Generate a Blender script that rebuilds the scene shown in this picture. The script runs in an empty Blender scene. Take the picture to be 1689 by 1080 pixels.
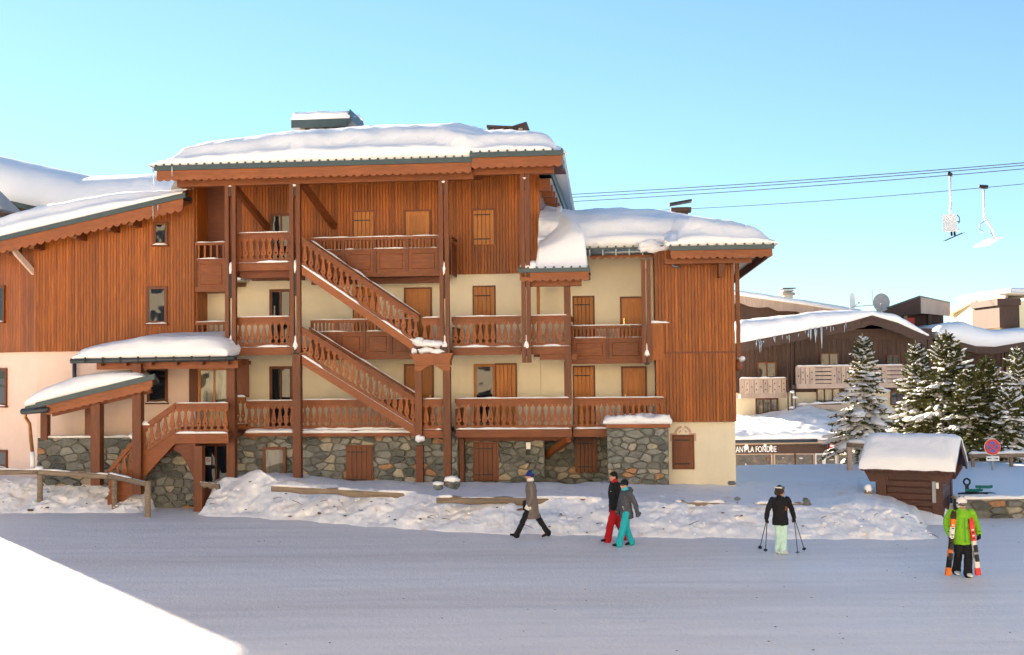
import bpy, bmesh, math, random
from math import sin, cos, pi, radians
from mathutils import Vector as V, Matrix, noise
from mathutils.geometry import tessellate_polygon

S = bpy.context.scene
COL = S.collection
# ------------------------------------------------------------------ camera
F = 1900.0                      # focal length in pixels of the 1689 px wide photograph
TILT, ROLL = radians(1.96), -0.0109
CAMP = V((0, 0, 4.5))
CR = Matrix.Rotation(radians(90) + TILT, 3, 'X') @ Matrix.Rotation(ROLL, 3, 'Z')
cd = bpy.data.cameras.new('camera'); cam = bpy.data.objects.new('camera', cd); COL.objects.link(cam)
cd.sensor_width = 36; cd.lens = F / 1689 * 36; cd.clip_end = 3000; cd.clip_start = .1
cam.matrix_world = Matrix.Translation(CAMP) @ CR.to_4x4()
S.camera = cam
# ------------------------------------------------------------------ sky, sun, exposure
SUN_AZ = radians(-36.9)           # azimuth from +Y towards +X: the sun stands ahead and to the left
SUN_EL = radians(19.5)
w = bpy.data.worlds.new('World'); S.world = w; w.use_nodes = True
nt = w.node_tree; nt.nodes.clear()
sky = nt.nodes.new('ShaderNodeTexSky'); sky.sky_type = 'NISHITA'; sky.sun_disc = False
sky.sun_elevation = SUN_EL; sky.sun_rotation = SUN_AZ
sky.altitude = 1800; sky.air_density = 1.0; sky.dust_density = 0.1; sky.ozone_density = 0.5
bg = nt.nodes.new('ShaderNodeBackground'); bg.inputs[1].default_value = 0.065
wo = nt.nodes.new('ShaderNodeOutputWorld')
def _vm(op, a, b):
    n = nt.nodes.new('ShaderNodeVectorMath'); n.operation = op
    for i, q in enumerate((a, b)):
        if isinstance(q, tuple): n.inputs[i].default_value = q
        else: nt.links.new(q, n.inputs[i])
    return n.outputs
_t = _vm('MULTIPLY', sky.outputs[0], (.76, .95, 1.06))[0]      # clear mountain blue, the glare round the sun held back
_l = _vm('DOT_PRODUCT', sky.outputs[0], (.035, .042, .02))[1]
_m = nt.nodes.new('ShaderNodeMath'); _m.inputs[1].default_value = 1.0; nt.links.new(_l, _m.inputs[0])
_d = _vm('DIVIDE', _t, _m.outputs[0])[0]
nt.links.new(_d, bg.inputs[0]); nt.links.new(bg.outputs[0], wo.inputs[0])
sl = bpy.data.lights.new('sun', 'SUN'); sl.energy = 5.0; sl.angle = radians(.5); sl.color = (1, .85, .67)
so = bpy.data.objects.new('sun', sl); COL.objects.link(so)
SUND = V((sin(SUN_AZ) * cos(SUN_EL), cos(SUN_AZ) * cos(SUN_EL), sin(SUN_EL)))
so.rotation_euler = SUND.to_track_quat('Z', 'Y').to_euler(); so.location = SUND * 60
vs = S.view_settings
S.display_settings.display_device = 'sRGB'
vs.view_transform = 'Standard'; vs.look = 'None'; vs.gamma = 1; vs.exposure = 2.2; vs.use_curve_mapping = False
S.cycles.max_bounces = 7; S.cycles.diffuse_bounces = 4; S.cycles.glossy_bounces = 3; S.cycles.transmission_bounces = 4
# ------------------------------------------------------------------ frames of reference
def ray(px, py): return CR @ V(((px - 844.5) / F, (540 - py) / F, -1))
def G(px, py, z=0.0):           # point of the horizontal plane z seen at a photo pixel
    r = ray(px, py); return CAMP + r * ((z - CAMP.z) / r.z)
def W(px, py, y):               # point of the vertical plane at depth y
    r = ray(px, py); return CAMP + r * (y / r.y)
TH = radians(5.5)
ORG = W(690, 600, 39.4); ORG.z = 0
_ct, _st = cos(TH), sin(TH)
def to_loc(p): q = p - ORG; return V((q.x * _ct - q.y * _st, q.x * _st + q.y * _ct, q.z))
def to_wld(u, d, z): return V((ORG.x + u * _ct + d * _st, ORG.y - u * _st + d * _ct, z))
_cl = to_loc(CAMP)
def L(px, py, d):               # (u, z) on the chalet's plane d
    r = ray(px, py); rl = V((r.x * _ct - r.y * _st, r.x * _st + r.y * _ct, r.z))
    q = _cl + rl * ((d - _cl.y) / rl.y); return q.x, q.z
def U(px, d, py=520): return L(px, py, d)[0]
def R4(px0, py0, px1, py1, d):  # photo rectangle -> u0,u1,z0,z1
    a = L(px0, py0, d); b = L(px1, py1, d); c = L(px0, py1, d); e = L(px1, py0, d)
    return (a[0] + c[0]) / 2, (b[0] + e[0]) / 2, (b[1] + c[1]) / 2, (a[1] + e[1]) / 2
# ------------------------------------------------------------------ mesh building
class MB:
    def __init__(s): s.v = []; s.f = []
    def add(s, vs, fs):
        n = len(s.v); s.v += [tuple(p) for p in vs]; s.f += [tuple(i + n for i in f) for f in fs]; return s
    def box(s, x0, x1, y0, y1, z0, z1):
        if x0 > x1: x0, x1 = x1, x0
        if y0 > y1: y0, y1 = y1, y0
        if z0 > z1: z0, z1 = z1, z0
        return s.add([(x0,y0,z0),(x1,y0,z0),(x1,y1,z0),(x0,y1,z0),(x0,y0,z1),(x1,y0,z1),(x1,y1,z1),(x0,y1,z1)],
                     [(0,3,2,1),(4,5,6,7),(0,1,5,4),(1,2,6,5),(2,3,7,6),(3,0,4,7)])
    def cbox(s, x0, x1, y0, y1, z0, z1, c=.01):   # box whose front (y0) edges are chamfered
        return s.add([(x0,y1,z0),(x1,y1,z0),(x1,y1,z1),(x0,y1,z1),(x0,y0+c,z0),(x1,y0+c,z0),(x1,y0+c,z1),(x0,y0+c,z1),
                      (x0+c,y0,z0+c),(x1-c,y0,z0+c),(x1-c,y0,z1-c),(x0+c,y0,z1-c)],
                     [(0,3,2,1),(0,1,5,4),(1,2,6,5),(2,3,7,6),(3,0,4,7),(4,5,9,8),(5,6,10,9),(6,7,11,10),(7,4,8,11),(8,9,10,11)])
    def beam(s, p, q, w, h, up=(0, 0, 1)):
        p, q = V(p), V(q); a = (q - p).normalized(); r = a.cross(V(up))
        if r.length < 1e-4: r = a.cross(V((0, 1, 0)))
        r.normalize(); t = r.cross(a); r = r * w / 2; t = t * h / 2
        return s.add([p-r-t, p+r-t, p+r+t, p-r+t, q-r-t, q+r-t, q+r+t, q-r+t],
                     [(0,1,2,3),(7,6,5,4),(4,5,1,0),(5,6,2,1),(6,7,3,2),(7,4,0,3)])
    def prism(s, poly, y0, y1, holes=()):         # polygon in (x,z) extruded from y0 to y1
        loops = [list(poly)] + [list(h) for h in holes]
        flat = [p for l in loops for p in l]; n = len(flat)
        tri = tessellate_polygon([[V((a, b, 0)) for a, b in l] for l in loops])
        vs = [(a, y0, b) for a, b in flat] + [(a, y1, b) for a, b in flat]
        fs = []
        for t in tri:
            a, b, c = (flat[i] for i in t)
            if (b[0]-a[0])*(c[1]-a[1]) - (b[1]-a[1])*(c[0]-a[0]) < 0: t = (t[0], t[2], t[1])
            fs.append(tuple(t)); fs.append(tuple(i + n for i in (t[0], t[2], t[1])))
        k = 0
        for li, l in enumerate(loops):
            m = len(l); ar = sum(l[i][0]*l[(i+1)%m][1] - l[(i+1)%m][0]*l[i][1] for i in range(m))
            for i in range(m):
                a, b = k + i, k + (i + 1) % m
                if (ar > 0) == (li == 0): fs.append((a, a + n, b + n, b))
                else: fs.append((b, b + n, a + n, a))
            k += m
        return s.add(vs, fs)
    def tube(s, pts, rad, n=8, caps=True, sq=None):   # rad: number, list, or list of (rx, ry) pairs
        pts = [V(p) for p in pts]; m = len(pts)
        if not isinstance(rad, (list, tuple)): rad = [rad] * m
        ref = None; vs = []
        for i, p in enumerate(pts):
            a = (pts[min(i+1, m-1)] - pts[max(i-1, 0)]).normalized()
            if sq is not None: r = V(sq) - a * a.dot(V(sq))
            elif ref is None: r = a.orthogonal()
            else: r = ref - a * a.dot(ref)
            if r.length < 1e-5: r = a.orthogonal()
            r.normalize(); ref = r; t = a.cross(r)
            rx, ry = rad[i] if isinstance(rad[i], (list, tuple)) else (rad[i], rad[i])
            for k in range(n): vs.append(p + r * (rx * cos(2*pi*k/n)) + t * (ry * sin(2*pi*k/n)))
        fs = [(i*n+k, i*n+(k+1)%n, (i+1)*n+(k+1)%n, (i+1)*n+k) for i in range(m-1) for k in range(n)]
        if caps: fs += [tuple(range(n-1, -1, -1)), tuple(range((m-1)*n, m*n))]
        return s.add(vs, fs)
    def ball(s, c, r, nu=10, nv=6, jit=0, seed=0):
        rx, ry, rz = r if isinstance(r, (list, tuple)) else (r, r, r); c = V(c); vs = [c + V((0, 0, rz))]
        for j in range(1, nv):
            a = pi * j / nv
            for i in range(nu):
                b = 2*pi*i/nu; d = V((sin(a)*cos(b), sin(a)*sin(b), cos(a)))
                k = 1 + (jit * noise.noise(d * 1.7 + V((seed, seed * .37, 0))) if jit else 0)
                vs.append(c + V((d.x*rx, d.y*ry, d.z*rz)) * k)
        vs.append(c - V((0, 0, rz))); e = len(vs) - 1
        fs = [(0, 1+i, 1+(i+1)%nu) for i in range(nu)]
        for j in range(nv-2):
            for i in range(nu):
                a = 1+j*nu+i; b = 1+j*nu+(i+1)%nu; fs.append((a, a+nu, b+nu, b))
        o = 1+(nv-2)*nu
        fs += [(e, o+(i+1)%nu, o+i) for i in range(nu)]
        return s.add(vs, fs)
    def lathe(s, prof, c=(0, 0, 0), n=16):
        c = V(c); vs = []; 
        for r, z in prof:
            for k in range(n): vs.append(c + V((r*cos(2*pi*k/n), r*sin(2*pi*k/n), z)))
        m = len(prof); fs = [(i*n+k, i*n+(k+1)%n, (i+1)*n+(k+1)%n, (i+1)*n+k) for i in range(m-1) for k in range(n)]
        fs += [tuple(range(n-1, -1, -1)), tuple(range((m-1)*n, m*n))]
        return s.add(vs, fs)
    def grid(s, fn, nu, nv, bottom=None):
        vs = [fn(i / nu, j / nv) for j in range(nv + 1) for i in range(nu + 1)]; m = nu + 1
        fs = [(j*m+i, j*m+i+1, (j+1)*m+i+1, (j+1)*m+i) for j in range(nv) for i in range(nu)]
        return s.add(vs, fs)
    def mesh(s, name, smooth=False):
        me = bpy.data.meshes.new(name); me.from_pydata(s.v, [], s.f); me.update()
        if smooth: me.polygons.foreach_set('use_smooth', [True] * len(me.polygons))
        return me
def obj(name, mb, mat=None, parent=None, loc=(0, 0, 0), rot=None, smooth=False, label=None, kind=None):
    me = mb.mesh(name, smooth) if isinstance(mb, MB) else mb
    if mat is not None and len(me.materials) == 0: me.materials.append(mat)
    o = bpy.data.objects.new(name, me); COL.objects.link(o); o.location = loc
    if rot is not None: o.rotation_euler = rot
    if parent is not None: o.parent = parent
    if label: o['label'] = label
    if kind: o['kind'] = kind
    return o
def tag(o, label, cat, group=None):
    o['label'] = label; o['category'] = cat
    if group: o['group'] = group
    return o
def thing(name, label, cat, loc=(0, 0, 0), rz=0, group=None):
    o = bpy.data.objects.new(name, None); COL.objects.link(o); o.location = loc; o.rotation_euler = (0, 0, rz)
    o.empty_display_size = .2
    return tag(o, label, cat, group)
def copy_tree(o, parent=None):
    c = o.copy(); COL.objects.link(c)
    if parent is not None: c.parent = parent
    for ch in [x for x in o.children]: copy_tree(ch, c)
    return c
def fbm(x, y, z=0, o=4):
    a = 0; k = 1; f = 1
    for _ in range(o): a += k * noise.noise((x*f, y*f, z*f + 7.3*_)); k *= .5; f *= 2.03
    return a
def sst(a, b, x): t = min(1, max(0, (x - a) / (b - a))); return t * t * (3 - 2 * t)
def lerp(a, b, t): return a + (b - a) * t
def interp(tab, x):
    if x <= tab[0][0]: return tab[0][1]
    for (a, b), (c, d) in zip(tab, tab[1:]):
        if x <= c: return b + (d - b) * (x - a) / (c - a)
    return tab[-1][1]
# ------------------------------------------------------------------ materials
class NT:
    def __init__(s, name):
        s.m = bpy.data.materials.new(name); s.m.use_nodes = True; s.t = s.m.node_tree; s.t.nodes.clear()
        s.out = s.n('ShaderNodeOutputMaterial'); s.b = s.n('ShaderNodeBsdfPrincipled'); s.l(s.b.outputs[0], s.out.inputs[0])
    def n(s, k, **kw):
        x = s.t.nodes.new(k)
        for a, b in kw.items(): setattr(x, a, b)
        return x
    def l(s, a, b): s.t.links.new(a, b)
    def inp(s, node, **kw):
        for a, b in kw.items(): node.inputs[a].default_value = b
        return node
    def coord(s, which='Object', scale=(1, 1, 1)):
        c = s.n('ShaderNodeTexCoord'); m = s.n('ShaderNodeMapping'); m.inputs['Scale'].default_value = scale
        if which == 'World': s.l(s.n('ShaderNodeNewGeometry').outputs['Position'], m.inputs[0])
        else: s.l(c.outputs[which], m.inputs[0])
        return m.outputs[0]
    def noise(s, co, scale, detail=4, rough=.6):
        x = s.n('ShaderNodeTexNoise'); x.inputs['Scale'].default_value = scale; x.inputs['Detail'].default_value = detail
        x.inputs['Roughness'].default_value = rough
        if co is not None: s.l(co, x.inputs['Vector'])
        return x.outputs[0]
    def ramp(s, fac, stops):
        r = s.n('ShaderNodeValToRGB'); e = r.color_ramp.elements
        while len(e) < len(stops): e.new(.5)
        for i, (p, c) in enumerate(stops): e[i].position = p; e[i].color = (*c, 1)
        s.l(fac, r.inputs[0]); return r.outputs[0]
    def mix(s, fac, a, b, mode='MIX'):
        x = s.n('ShaderNodeMixRGB', blend_type=mode)
        for i, v in enumerate((fac, a, b)):
            if isinstance(v, (int, float)): x.inputs[i].default_value = v
            elif isinstance(v, tuple): x.inputs[i].default_value = (*v, 1)
            else: s.l(v, x.inputs[i])
        return x.outputs[0]
    def math(s, op, a, b=0.0):
        x = s.n('ShaderNodeMath', operation=op)
        for i, v in enumerate((a, b)):
            if isinstance(v, (int, float)): x.inputs[i].default_value = v
            else: s.l(v, x.inputs[i])
        return x.outputs[0]
    def rnd(s): return s.n('ShaderNodeObjectInfo').outputs['Random']
    def bump(s, h, strength=.3, dist=.01):
        b = s.n('ShaderNodeBump'); b.inputs['Strength'].default_value = strength; b.inputs['Distance'].default_value = dist
        s.l(h, b.inputs['Height']); s.l(b.outputs[0], s.b.inputs['Normal'])
    def col(s, c):
        if isinstance(c, tuple): s.b.inputs['Base Color'].default_value = (*c, 1)
        else: s.l(c, s.b.inputs['Base Color'])
    def set(s, rough=.7, metal=0, spec=.5):
        s.b.inputs['Roughness'].default_value = rough; s.b.inputs['Metallic'].default_value = metal
        s.b.inputs['Specular IOR Level'].default_value = spec; return s.m
def wood(name, c1, c2, c3, along='z', rough=.5, var=.5, spec=.4):
    t = NT(name); k = {'z': (9, 9, .7), 'x': (.7, 9, 9), 'y': (9, .7, 9)}[along]
    r = t.rnd(); co = t.coord('World', k)
    off = t.n('ShaderNodeVectorMath', operation='ADD'); t.l(co, off.inputs[0])
    cx = t.n('ShaderNodeCombineXYZ'); t.l(t.math('MULTIPLY', r, 37.0), cx.inputs[0]); t.l(t.math('MULTIPLY', r, 11.0), cx.inputs[2]); t.l(cx.outputs[0], off.inputs[1])
    g = t.noise(off.outputs[0], 2.2, 6, .65)
    base = t.ramp(g, [(.3, c1), (.52, c2), (.72, c3)])
    big = t.noise(t.coord('World', (1, 1, .5)), .9, 4, .6)         # weathering, broad
    base = t.mix(t.ramp(big, [(.38, (0, 0, 0)), (.75, (.6, .6, .6))]), base, tuple(x * .62 for x in c2))
    base = t.mix(var, base, t.ramp(r, [(0, (.62, .60, .58)), (.5, (1, 1, 1)), (1, (1.28, 1.25, 1.15))]), 'MULTIPLY')
    t.col(base); t.bump(g, .35, .006); return t.set(rough, 0, spec)
def plain(name, c, rough=.6, metal=0, spec=.5, nz=.25, sc=6, bump=0):
    t = NT(name); co = t.coord('World'); n = t.noise(co, sc, 5, .6)
    t.col(t.mix(n, tuple(x * (1 - nz) for x in c), tuple(min(1, x * (1 + nz)) for x in c)))
    if bump: t.bump(n, bump, .01)
    return t.set(rough, metal, spec)
def plaster(name, c, stain):
    t = NT(name); co = t.coord('World'); n = t.noise(co, 1.1, 6, .65); n2 = t.noise(t.coord('World', (1, 1, .25)), 2.2, 5, .6)
    b = t.mix(t.ramp(n, [(.3, (0, 0, 0)), (.75, (1, 1, 1))]), c, tuple(x * .88 for x in c))
    b = t.mix(t.ramp(n2, [(.52, (0, 0, 0)), (.8, (.5, .5, .5))]), b, stain)
    t.col(b); t.bump(t.noise(co, 45, 4, .7), .35, .01); return t.set(.9, 0, .2)
def snow_mat(name, c1=(.92, .885, .85), c2=(.88, .85, .82), dirt=None, b=.5, sc=5.0):
    t = NT(name); co = t.coord('World'); n = t.noise(co, .8, 5, .6)
    base = t.mix(n, c2, c1)
    if dirt:
        m = t.ramp(t.noise(t.coord('World', (1, 1, 1.6)), 1.7, 8, .72), [(.56, (0, 0, 0)), (.70, (.75, .75, .75))])
        base = t.mix(m, base, dirt)
        m2 = t.ramp(t.noise(co, 9, 6, .7), [(.66, (0, 0, 0)), (.74, (.9, .9, .9))]); base = t.mix(m2, base, tuple(x * .45 for x in dirt))
    t.col(base)
    h = t.mix(.35, t.noise(co, sc, 6, .65), t.noise(co, sc * 7, 3, .6)); t.bump(h, b, .05)
    t.b.inputs['Subsurface Weight'].default_value = 0
    return t.set(.55, 0, .35)
M = {}
M['plank'] = wood('orange_larch', (.17, .040, .003), (.30, .077, .005), (.41, .118, .010), 'z', .5, .75)
M['plank_y'] = wood('honey_larch', (.32, .095, .011), (.43, .142, .017), (.50, .185, .027), 'z', .45, .5)
M['beam_z'] = wood('red_stained_post', (.10, .026, .007), (.155, .040, .009), (.215, .060, .013), 'z', .5, .3)
M['beam_x'] = wood('red_stained_beam', (.145, .037, .008), (.22, .056, .010), (.285, .079, .014), 'x', .5, .3)
M['fascia'] = wood('fascia_board', (.195, .053, .013), (.285, .080, .019), (.35, .107, .026), 'x', .5, .3)
M['rail'] = wood('red_baluster', (.18, .044, .007), (.27, .068, .009), (.35, .097, .014), 'z', .5, .55)
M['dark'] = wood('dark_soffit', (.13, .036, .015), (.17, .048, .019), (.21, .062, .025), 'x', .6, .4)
M['kiosk'] = wood('dark_red_stain', (.05, .017, .012), (.072, .024, .016), (.095, .032, .02), 'x', .5, .5)
M['brown'] = wood('dark_brown_cladding', (.06, .032, .022), (.085, .045, .03), (.11, .06, .042), 'z', .7, .4)
M['tan'] = wood('pale_balcony_board', (.42, .29, .22), (.52, .38, .29), (.60, .45, .35), 'z', .7, .4)
M['logs'] = wood('weathered_log', (.17, .125, .085), (.27, .20, .14), (.36, .28, .20), 'x', .85, .4, .2)
M['cream'] = plaster('cream_render', (.78, .68, .49), (.66, .55, .40))
M['pink'] = plaster('peach_render', (.82, .60, .48), (.72, .54, .45))
M['yellow'] = plaster('ochre_render', (.86, .72, .44), (.70, .45, .22))
M['mortar'] = plain('mortar', (.15, .14, .115), .95, nz=.3, sc=9, bump=.4)
t = NT('rubble_stone'); r = t.rnd(); co = t.coord('World'); n = t.noise(co, 7, 7, .7)
b = t.ramp(r, [(0, (.09, .095, .085)), (.16, (.19, .19, .165)), (.34, (.125, .13, .115)), (.52, (.25, .245, .215)), (.70, (.16, .155, .135)), (.84, (.36, .31, .23)), (.91, (.36, .19, .095)), (.96, (.42, .31, .20))])
for e in t.t.nodes:
    if e.bl_idname == 'ShaderNodeValToRGB': e.color_ramp.interpolation = 'CONSTANT'
b = t.mix(.75, b, t.ramp(n, [(.25, (.45, .45, .45)), (.5, (1, 1, 1)), (.8, (1.5, 1.45, 1.35))]), 'MULTIPLY')
b = t.mix(t.ramp(t.noise(co, 2.5, 4), [(.5, (0, 0, 0)), (.75, (.6, .6, .6))]), b, (.30, .30, .25))
t.col(b); t.bump(n, .8, .03); M['stone'] = t.set(.85, 0, .3)
M['snow'] = snow_mat('roof_snow', b=.6, sc=3.5)
M['bank'] = snow_mat('ploughed_snow', (.90, .86, .82), (.84, .80, .78), dirt=(.66, .50, .36), b=.5, sc=4)
M['field'] = snow_mat('ground_snow', (.90, .88, .86), (.87, .855, .845), b=.5, sc=2.5)
M['metal'] = plain('dark_green_metal', (.045, .07, .075), .45, .3, .5, .3, 3)
M['zinc'] = plain('zinc_gutter', (.20, .22, .22), .4, .7, .5, .3, 4)
M['dzinc'] = plain('dark_gutter', (.06, .065, .065), .45, .5, .5, .3, 4)
M['copper'] = plain('copper_pipe', (.55, .25, .10), .35, .8, .5, .3, 4)
M['iron'] = plain('black_iron', (.018, .016, .016), .5, .4)
M['chair'] = plain('chair_white', (.66, .66, .66), .5, nz=.08)
M['white'] = plain('white_paint', (.78, .77, .74), .5, nz=.08)
M['grey'] = plain('grey_paint', (.3, .3, .3), .6)
M['steel'] = plain('steel_rope', (.10, .11, .13), .5, .6)
M['brass'] = plain('brass_handle', (.6, .42, .15), .3, .9)
M['red'] = plain('red_enamel', (.62, .03, .025), .4, nz=.1)
M['blue'] = plain('blue_enamel', (.06, .10, .42), .4, nz=.1)
M['green'] = plain('green_plastic', (.03, .22, .14), .4)
M['dirt'] = plain('brown_dirt', (.14, .085, .05), .95, nz=.5, sc=14)
M['print'] = plain('painted_ornament', (.52, .32, .24), .9, nz=.15)
M['concrete'] = plain('render_chimney', (.42, .33, .25), .9, nz=.3, bump=.3)
t = NT('window_glass'); t.col((.012, .016, .022)); M['glass'] = t.set(.03, 0, .6); t.b.inputs['IOR'].default_value = 1.5
co = t.coord('World'); t.bump(t.noise(co, .9, 2), .12, .08)
t = NT('curtain_glass'); co = t.coord('World', (1, 1, .15)); t.col(t.ramp(t.noise(co, 6, 2), [(.35, (.03, .03, .025)), (.6, (.16, .15, .11))])); M['glassc'] = t.set(.05, 0, .8)
t = NT('shop_glass'); co = t.coord('World'); t.col(t.ramp(t.noise(co, 1.6, 5, .7), [(.35, (.018, .012, .008)), (.55, (.07, .045, .025)), (.7, (.20, .15, .09))])); M['glassb'] = t.set(.05, 0, .5)
t = NT('clear_ice'); t.col((.75, .85, .92)); t.b.inputs['Transmission Weight'].default_value = .6; M['ice'] = t.set(.12, 0, .6)
# packed road snow with dirtier wheel lanes running across the view
t = NT('packed_road_snow'); co = t.coord('World'); st = t.coord('World', (.10, .55, 1))
lane = t.noise(t.coord('World', (.03, .17, 1)), 1.0, 4, .55); n = t.noise(st, 2.5, 8, .7); f = t.noise(co, 6, 8, .75)
b = t.ramp(lane, [(.34, (.90, .835, .785)), (.50, (.83, .745, .685)), (.62, (.70, .60, .53))])
b = t.mix(t.ramp(n, [(.3, (0, 0, 0)), (.75, (.8, .8, .8))]), b, (.86, .80, .76))
b = t.mix(t.ramp(f, [(.58, (0, 0, 0)), (.74, (.8, .8, .8))]), b, (.46, .42, .39))
b = t.mix(t.ramp(t.noise(co, 22, 4, .7), [(.68, (0, 0, 0)), (.74, (.5, .5, .5))]), b, (.40, .35, .31))
st2 = t.noise(t.coord('World', (.05, 1.6, 1)), 1.6, 5, .6); b = t.mix(t.ramp(st2, [(.5, (0, 0, 0)), (.72, (.28, .28, .28))]), b, (.66, .60, .56))
sp = t.noise(co, 34, 3, .6); b = t.mix(t.ramp(sp, [(.56, (0, 0, 0)), (.72, (.4, .4, .4))]), b, (.58, .53, .49))
t.col(b); t.bump(t.mix(.4, t.mix(.5, f, n), t.noise(co, 14, 4, .7)), .9, .04); M['road'] = t.set(.5, 0, .35)
# ================================================================== shared builders
def plank_mesh(w, t, name='plank'):
    c = .008; b = MB()
    p = [(-w/2, 0), (w/2, 0), (w/2, -t + c), (w/2 - c, -t), (-w/2 + c, -t), (-w/2, -t + c)]
    b.add([(x, y, 0) for x, y in p] + [(x, y, 1) for x, y in p],
          [(0, 1, 2, 3, 4, 5), (11, 10, 9, 8, 7, 6)] + [((i+1) % 6, i, i+6, (i+1) % 6 + 6) for i in range(6)])
    return b.mesh(name)
PLK = {}
def planks(parent, u0, u1, d, zlo, zhi, w=.106, mat='plank', t=.028, skip=()):
    """upright boards on the front of a wall; zlo / zhi numbers or functions of u"""
    n = max(1, round((u1 - u0) / w)); w = (u1 - u0) / n; k = (round(w, 4), t, mat)
    if k not in PLK: PLK[k] = plank_mesh(w - .004, t); PLK[k].materials.append(M[mat])
    rr = random.Random(int(u0 * 97) + int(d * 31))
    for i in range(n):
        u = u0 + w * (i + .5); a = zlo(u) if callable(zlo) else zlo; b = zhi(u) if callable(zhi) else zhi
        if b - a < .05: continue
        o = obj('plank', PLK[k], None, parent, (u, d - rr.random() * .004, a)); o.scale = (1, 1, b - a)
def clip(poly, nx, nz, c):
    out = []; m = len(poly)
    for i in range(m):
        a, b = poly[i], poly[(i+1) % m]; da = a[0]*nx + a[1]*nz - c; db = b[0]*nx + b[1]*nz - c
        if da <= 0: out.append(a)
        if da * db < 0: t = da / (da - db); out.append((a[0] + (b[0]-a[0])*t, a[1] + (b[1]-a[1])*t))
    return out
def stones(parent, poly, d, w=.5, h=.3, seed=1, axis='u', joint=.019, depth=.085):
    """rubble masonry: cells of a stretched Voronoi diagram clipped to a convex polygon, each stone its own object.
    axis 'u': on a plane facing -y; axis 'd': on a plane facing +x at x=d, polygon in (y,z)"""
    rr = random.Random(seed); asp = w / h
    x0 = min(p[0] for p in poly); x1 = max(p[0] for p in poly); z0 = min(p[1] for p in poly); z1 = max(p[1] for p in poly)
    seeds = []; z = z0 - h
    while z < z1 + h:
        rh = h * rr.uniform(.7, 1.3); x = x0 - w + rr.random() * w
        while x < x1 + w:
            rw = w * rr.choice((.45, .6, .8, 1.0, 1.25, 1.6)) * rr.uniform(.85, 1.15); seeds.append((x + rw/2, (z + rh/2 + rr.uniform(-.42, .42) * rh) * asp)); x += rw
        z += rh
    P = [(a, b * asp) for a, b in poly]
    if sum(P[i][0]*P[(i+1) % len(P)][1] - P[(i+1) % len(P)][0]*P[i][1] for i in range(len(P))) < 0: P = P[::-1]
    for i, s in enumerate(seeds):
        c = list(P)
        for j, q in enumerate(seeds):
            if j == i: continue
            dx, dz = q[0]-s[0], q[1]-s[1]; l2 = dx*dx + dz*dz
            if l2 > 9 * w * w: continue
            c = clip(c, dx, dz, (q[0]**2 + q[1]**2 - s[0]**2 - s[1]**2) / 2)
            if len(c) < 3: break
        if len(c) < 3: continue
        c = [(a, b / asp) for a, b in c]
        cx = sum(p[0] for p in c)/len(c); cz = sum(p[1] for p in c)/len(c)
        ar = abs(sum(c[k][0]*c[(k+1) % len(c)][1] - c[(k+1) % len(c)][0]*c[k][1] for k in range(len(c)))) / 2
        if ar < .006: continue
        ring = []                                                      # chop the corners so stones read as rounded rubble
        for k in range(len(c)):
            a, b = c[k], c[(k+1) % len(c)]
            if math.hypot(a[0]-b[0], a[1]-b[1]) < .03: ring.append(a); continue
            for f in (.16, .84): ring.append((a[0]+(b[0]-a[0])*f, a[1]+(b[1]-a[1])*f))
        R = math.sqrt(ar / pi); n = len(ring); pr = depth * rr.uniform(.45, 1.15); vs = []
        for f, y in ((1 - joint / R, .02), (1 - joint / R - .01, -pr * .6), (.80, -pr)):
            for k, p in enumerate(ring):
                jx = rr.uniform(-.012, .012); e = rr.uniform(-.3, .15) * pr if y < -pr * .9 else 0
                vs.append(((p[0]-cx)*f + jx, y + e, (p[1]-cz)*f + rr.uniform(-.01, .01)))
        vs.append((0, -pr * 1.12, 0)); fs = []
        for q in range(2):
            for k in range(n): fs.append((q*n+k, q*n+(k+1) % n, (q+1)*n+(k+1) % n, (q+1)*n+k))
        fs += [(2*n+k, 2*n+(k+1) % n, 3*n) for k in range(n)]
        o = obj('stone', MB().add(vs, fs), M['stone'], parent, (cx, d, cz) if axis == 'u' else (d, cx, cz))
        if axis == 'd': o.rotation_euler = (0, 0, pi/2)
def baluster_mesh(p, H, mat='rail', t=.032):
    """sawn board of an Alpine balustrade: the gaps between two boards read as a spade on a stalk, with a ball below"""
    g = [(0, .014), (.06, .014), (.085, .040), (.11, .060), (.15, .070), (.19, .060), (.22, .040), (.26, .022), (.34, .020), (.5, .040),
         (.66, .060), (.76, .070), (.82, .072), (.86, .064), (.885, .040), (.90, .015), (1, .015)]
    s = p / .21; R = [(p/2 - a * s, f * H) for f, a in g]; poly = R + [(-x, z) for x, z in reversed(R)]
    hole = [(.026 * cos(2*pi*k/8), .33 * H + .026 * sin(2*pi*k/8)) for k in range(8)]
    me = MB().prism(poly, -t/2, t/2, [hole]).mesh('baluster'); me.materials.append(M[mat]); return me
BAL = {}
def balusters(parent, u0, u1, d, z, H, pitch=.21, slope=0.0, mat='rail'):
    n = max(1, round((u1 - u0) / pitch)); p = (u1 - u0) / n; k = (round(p, 3), round(H, 2), mat)
    if k not in BAL: BAL[k] = baluster_mesh(p, H, mat)
    for i in range(n):
        u = u0 + p * (i + .5); obj('baluster', BAL[k], None, parent, (u, d, z + slope * (u - u0)))
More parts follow.
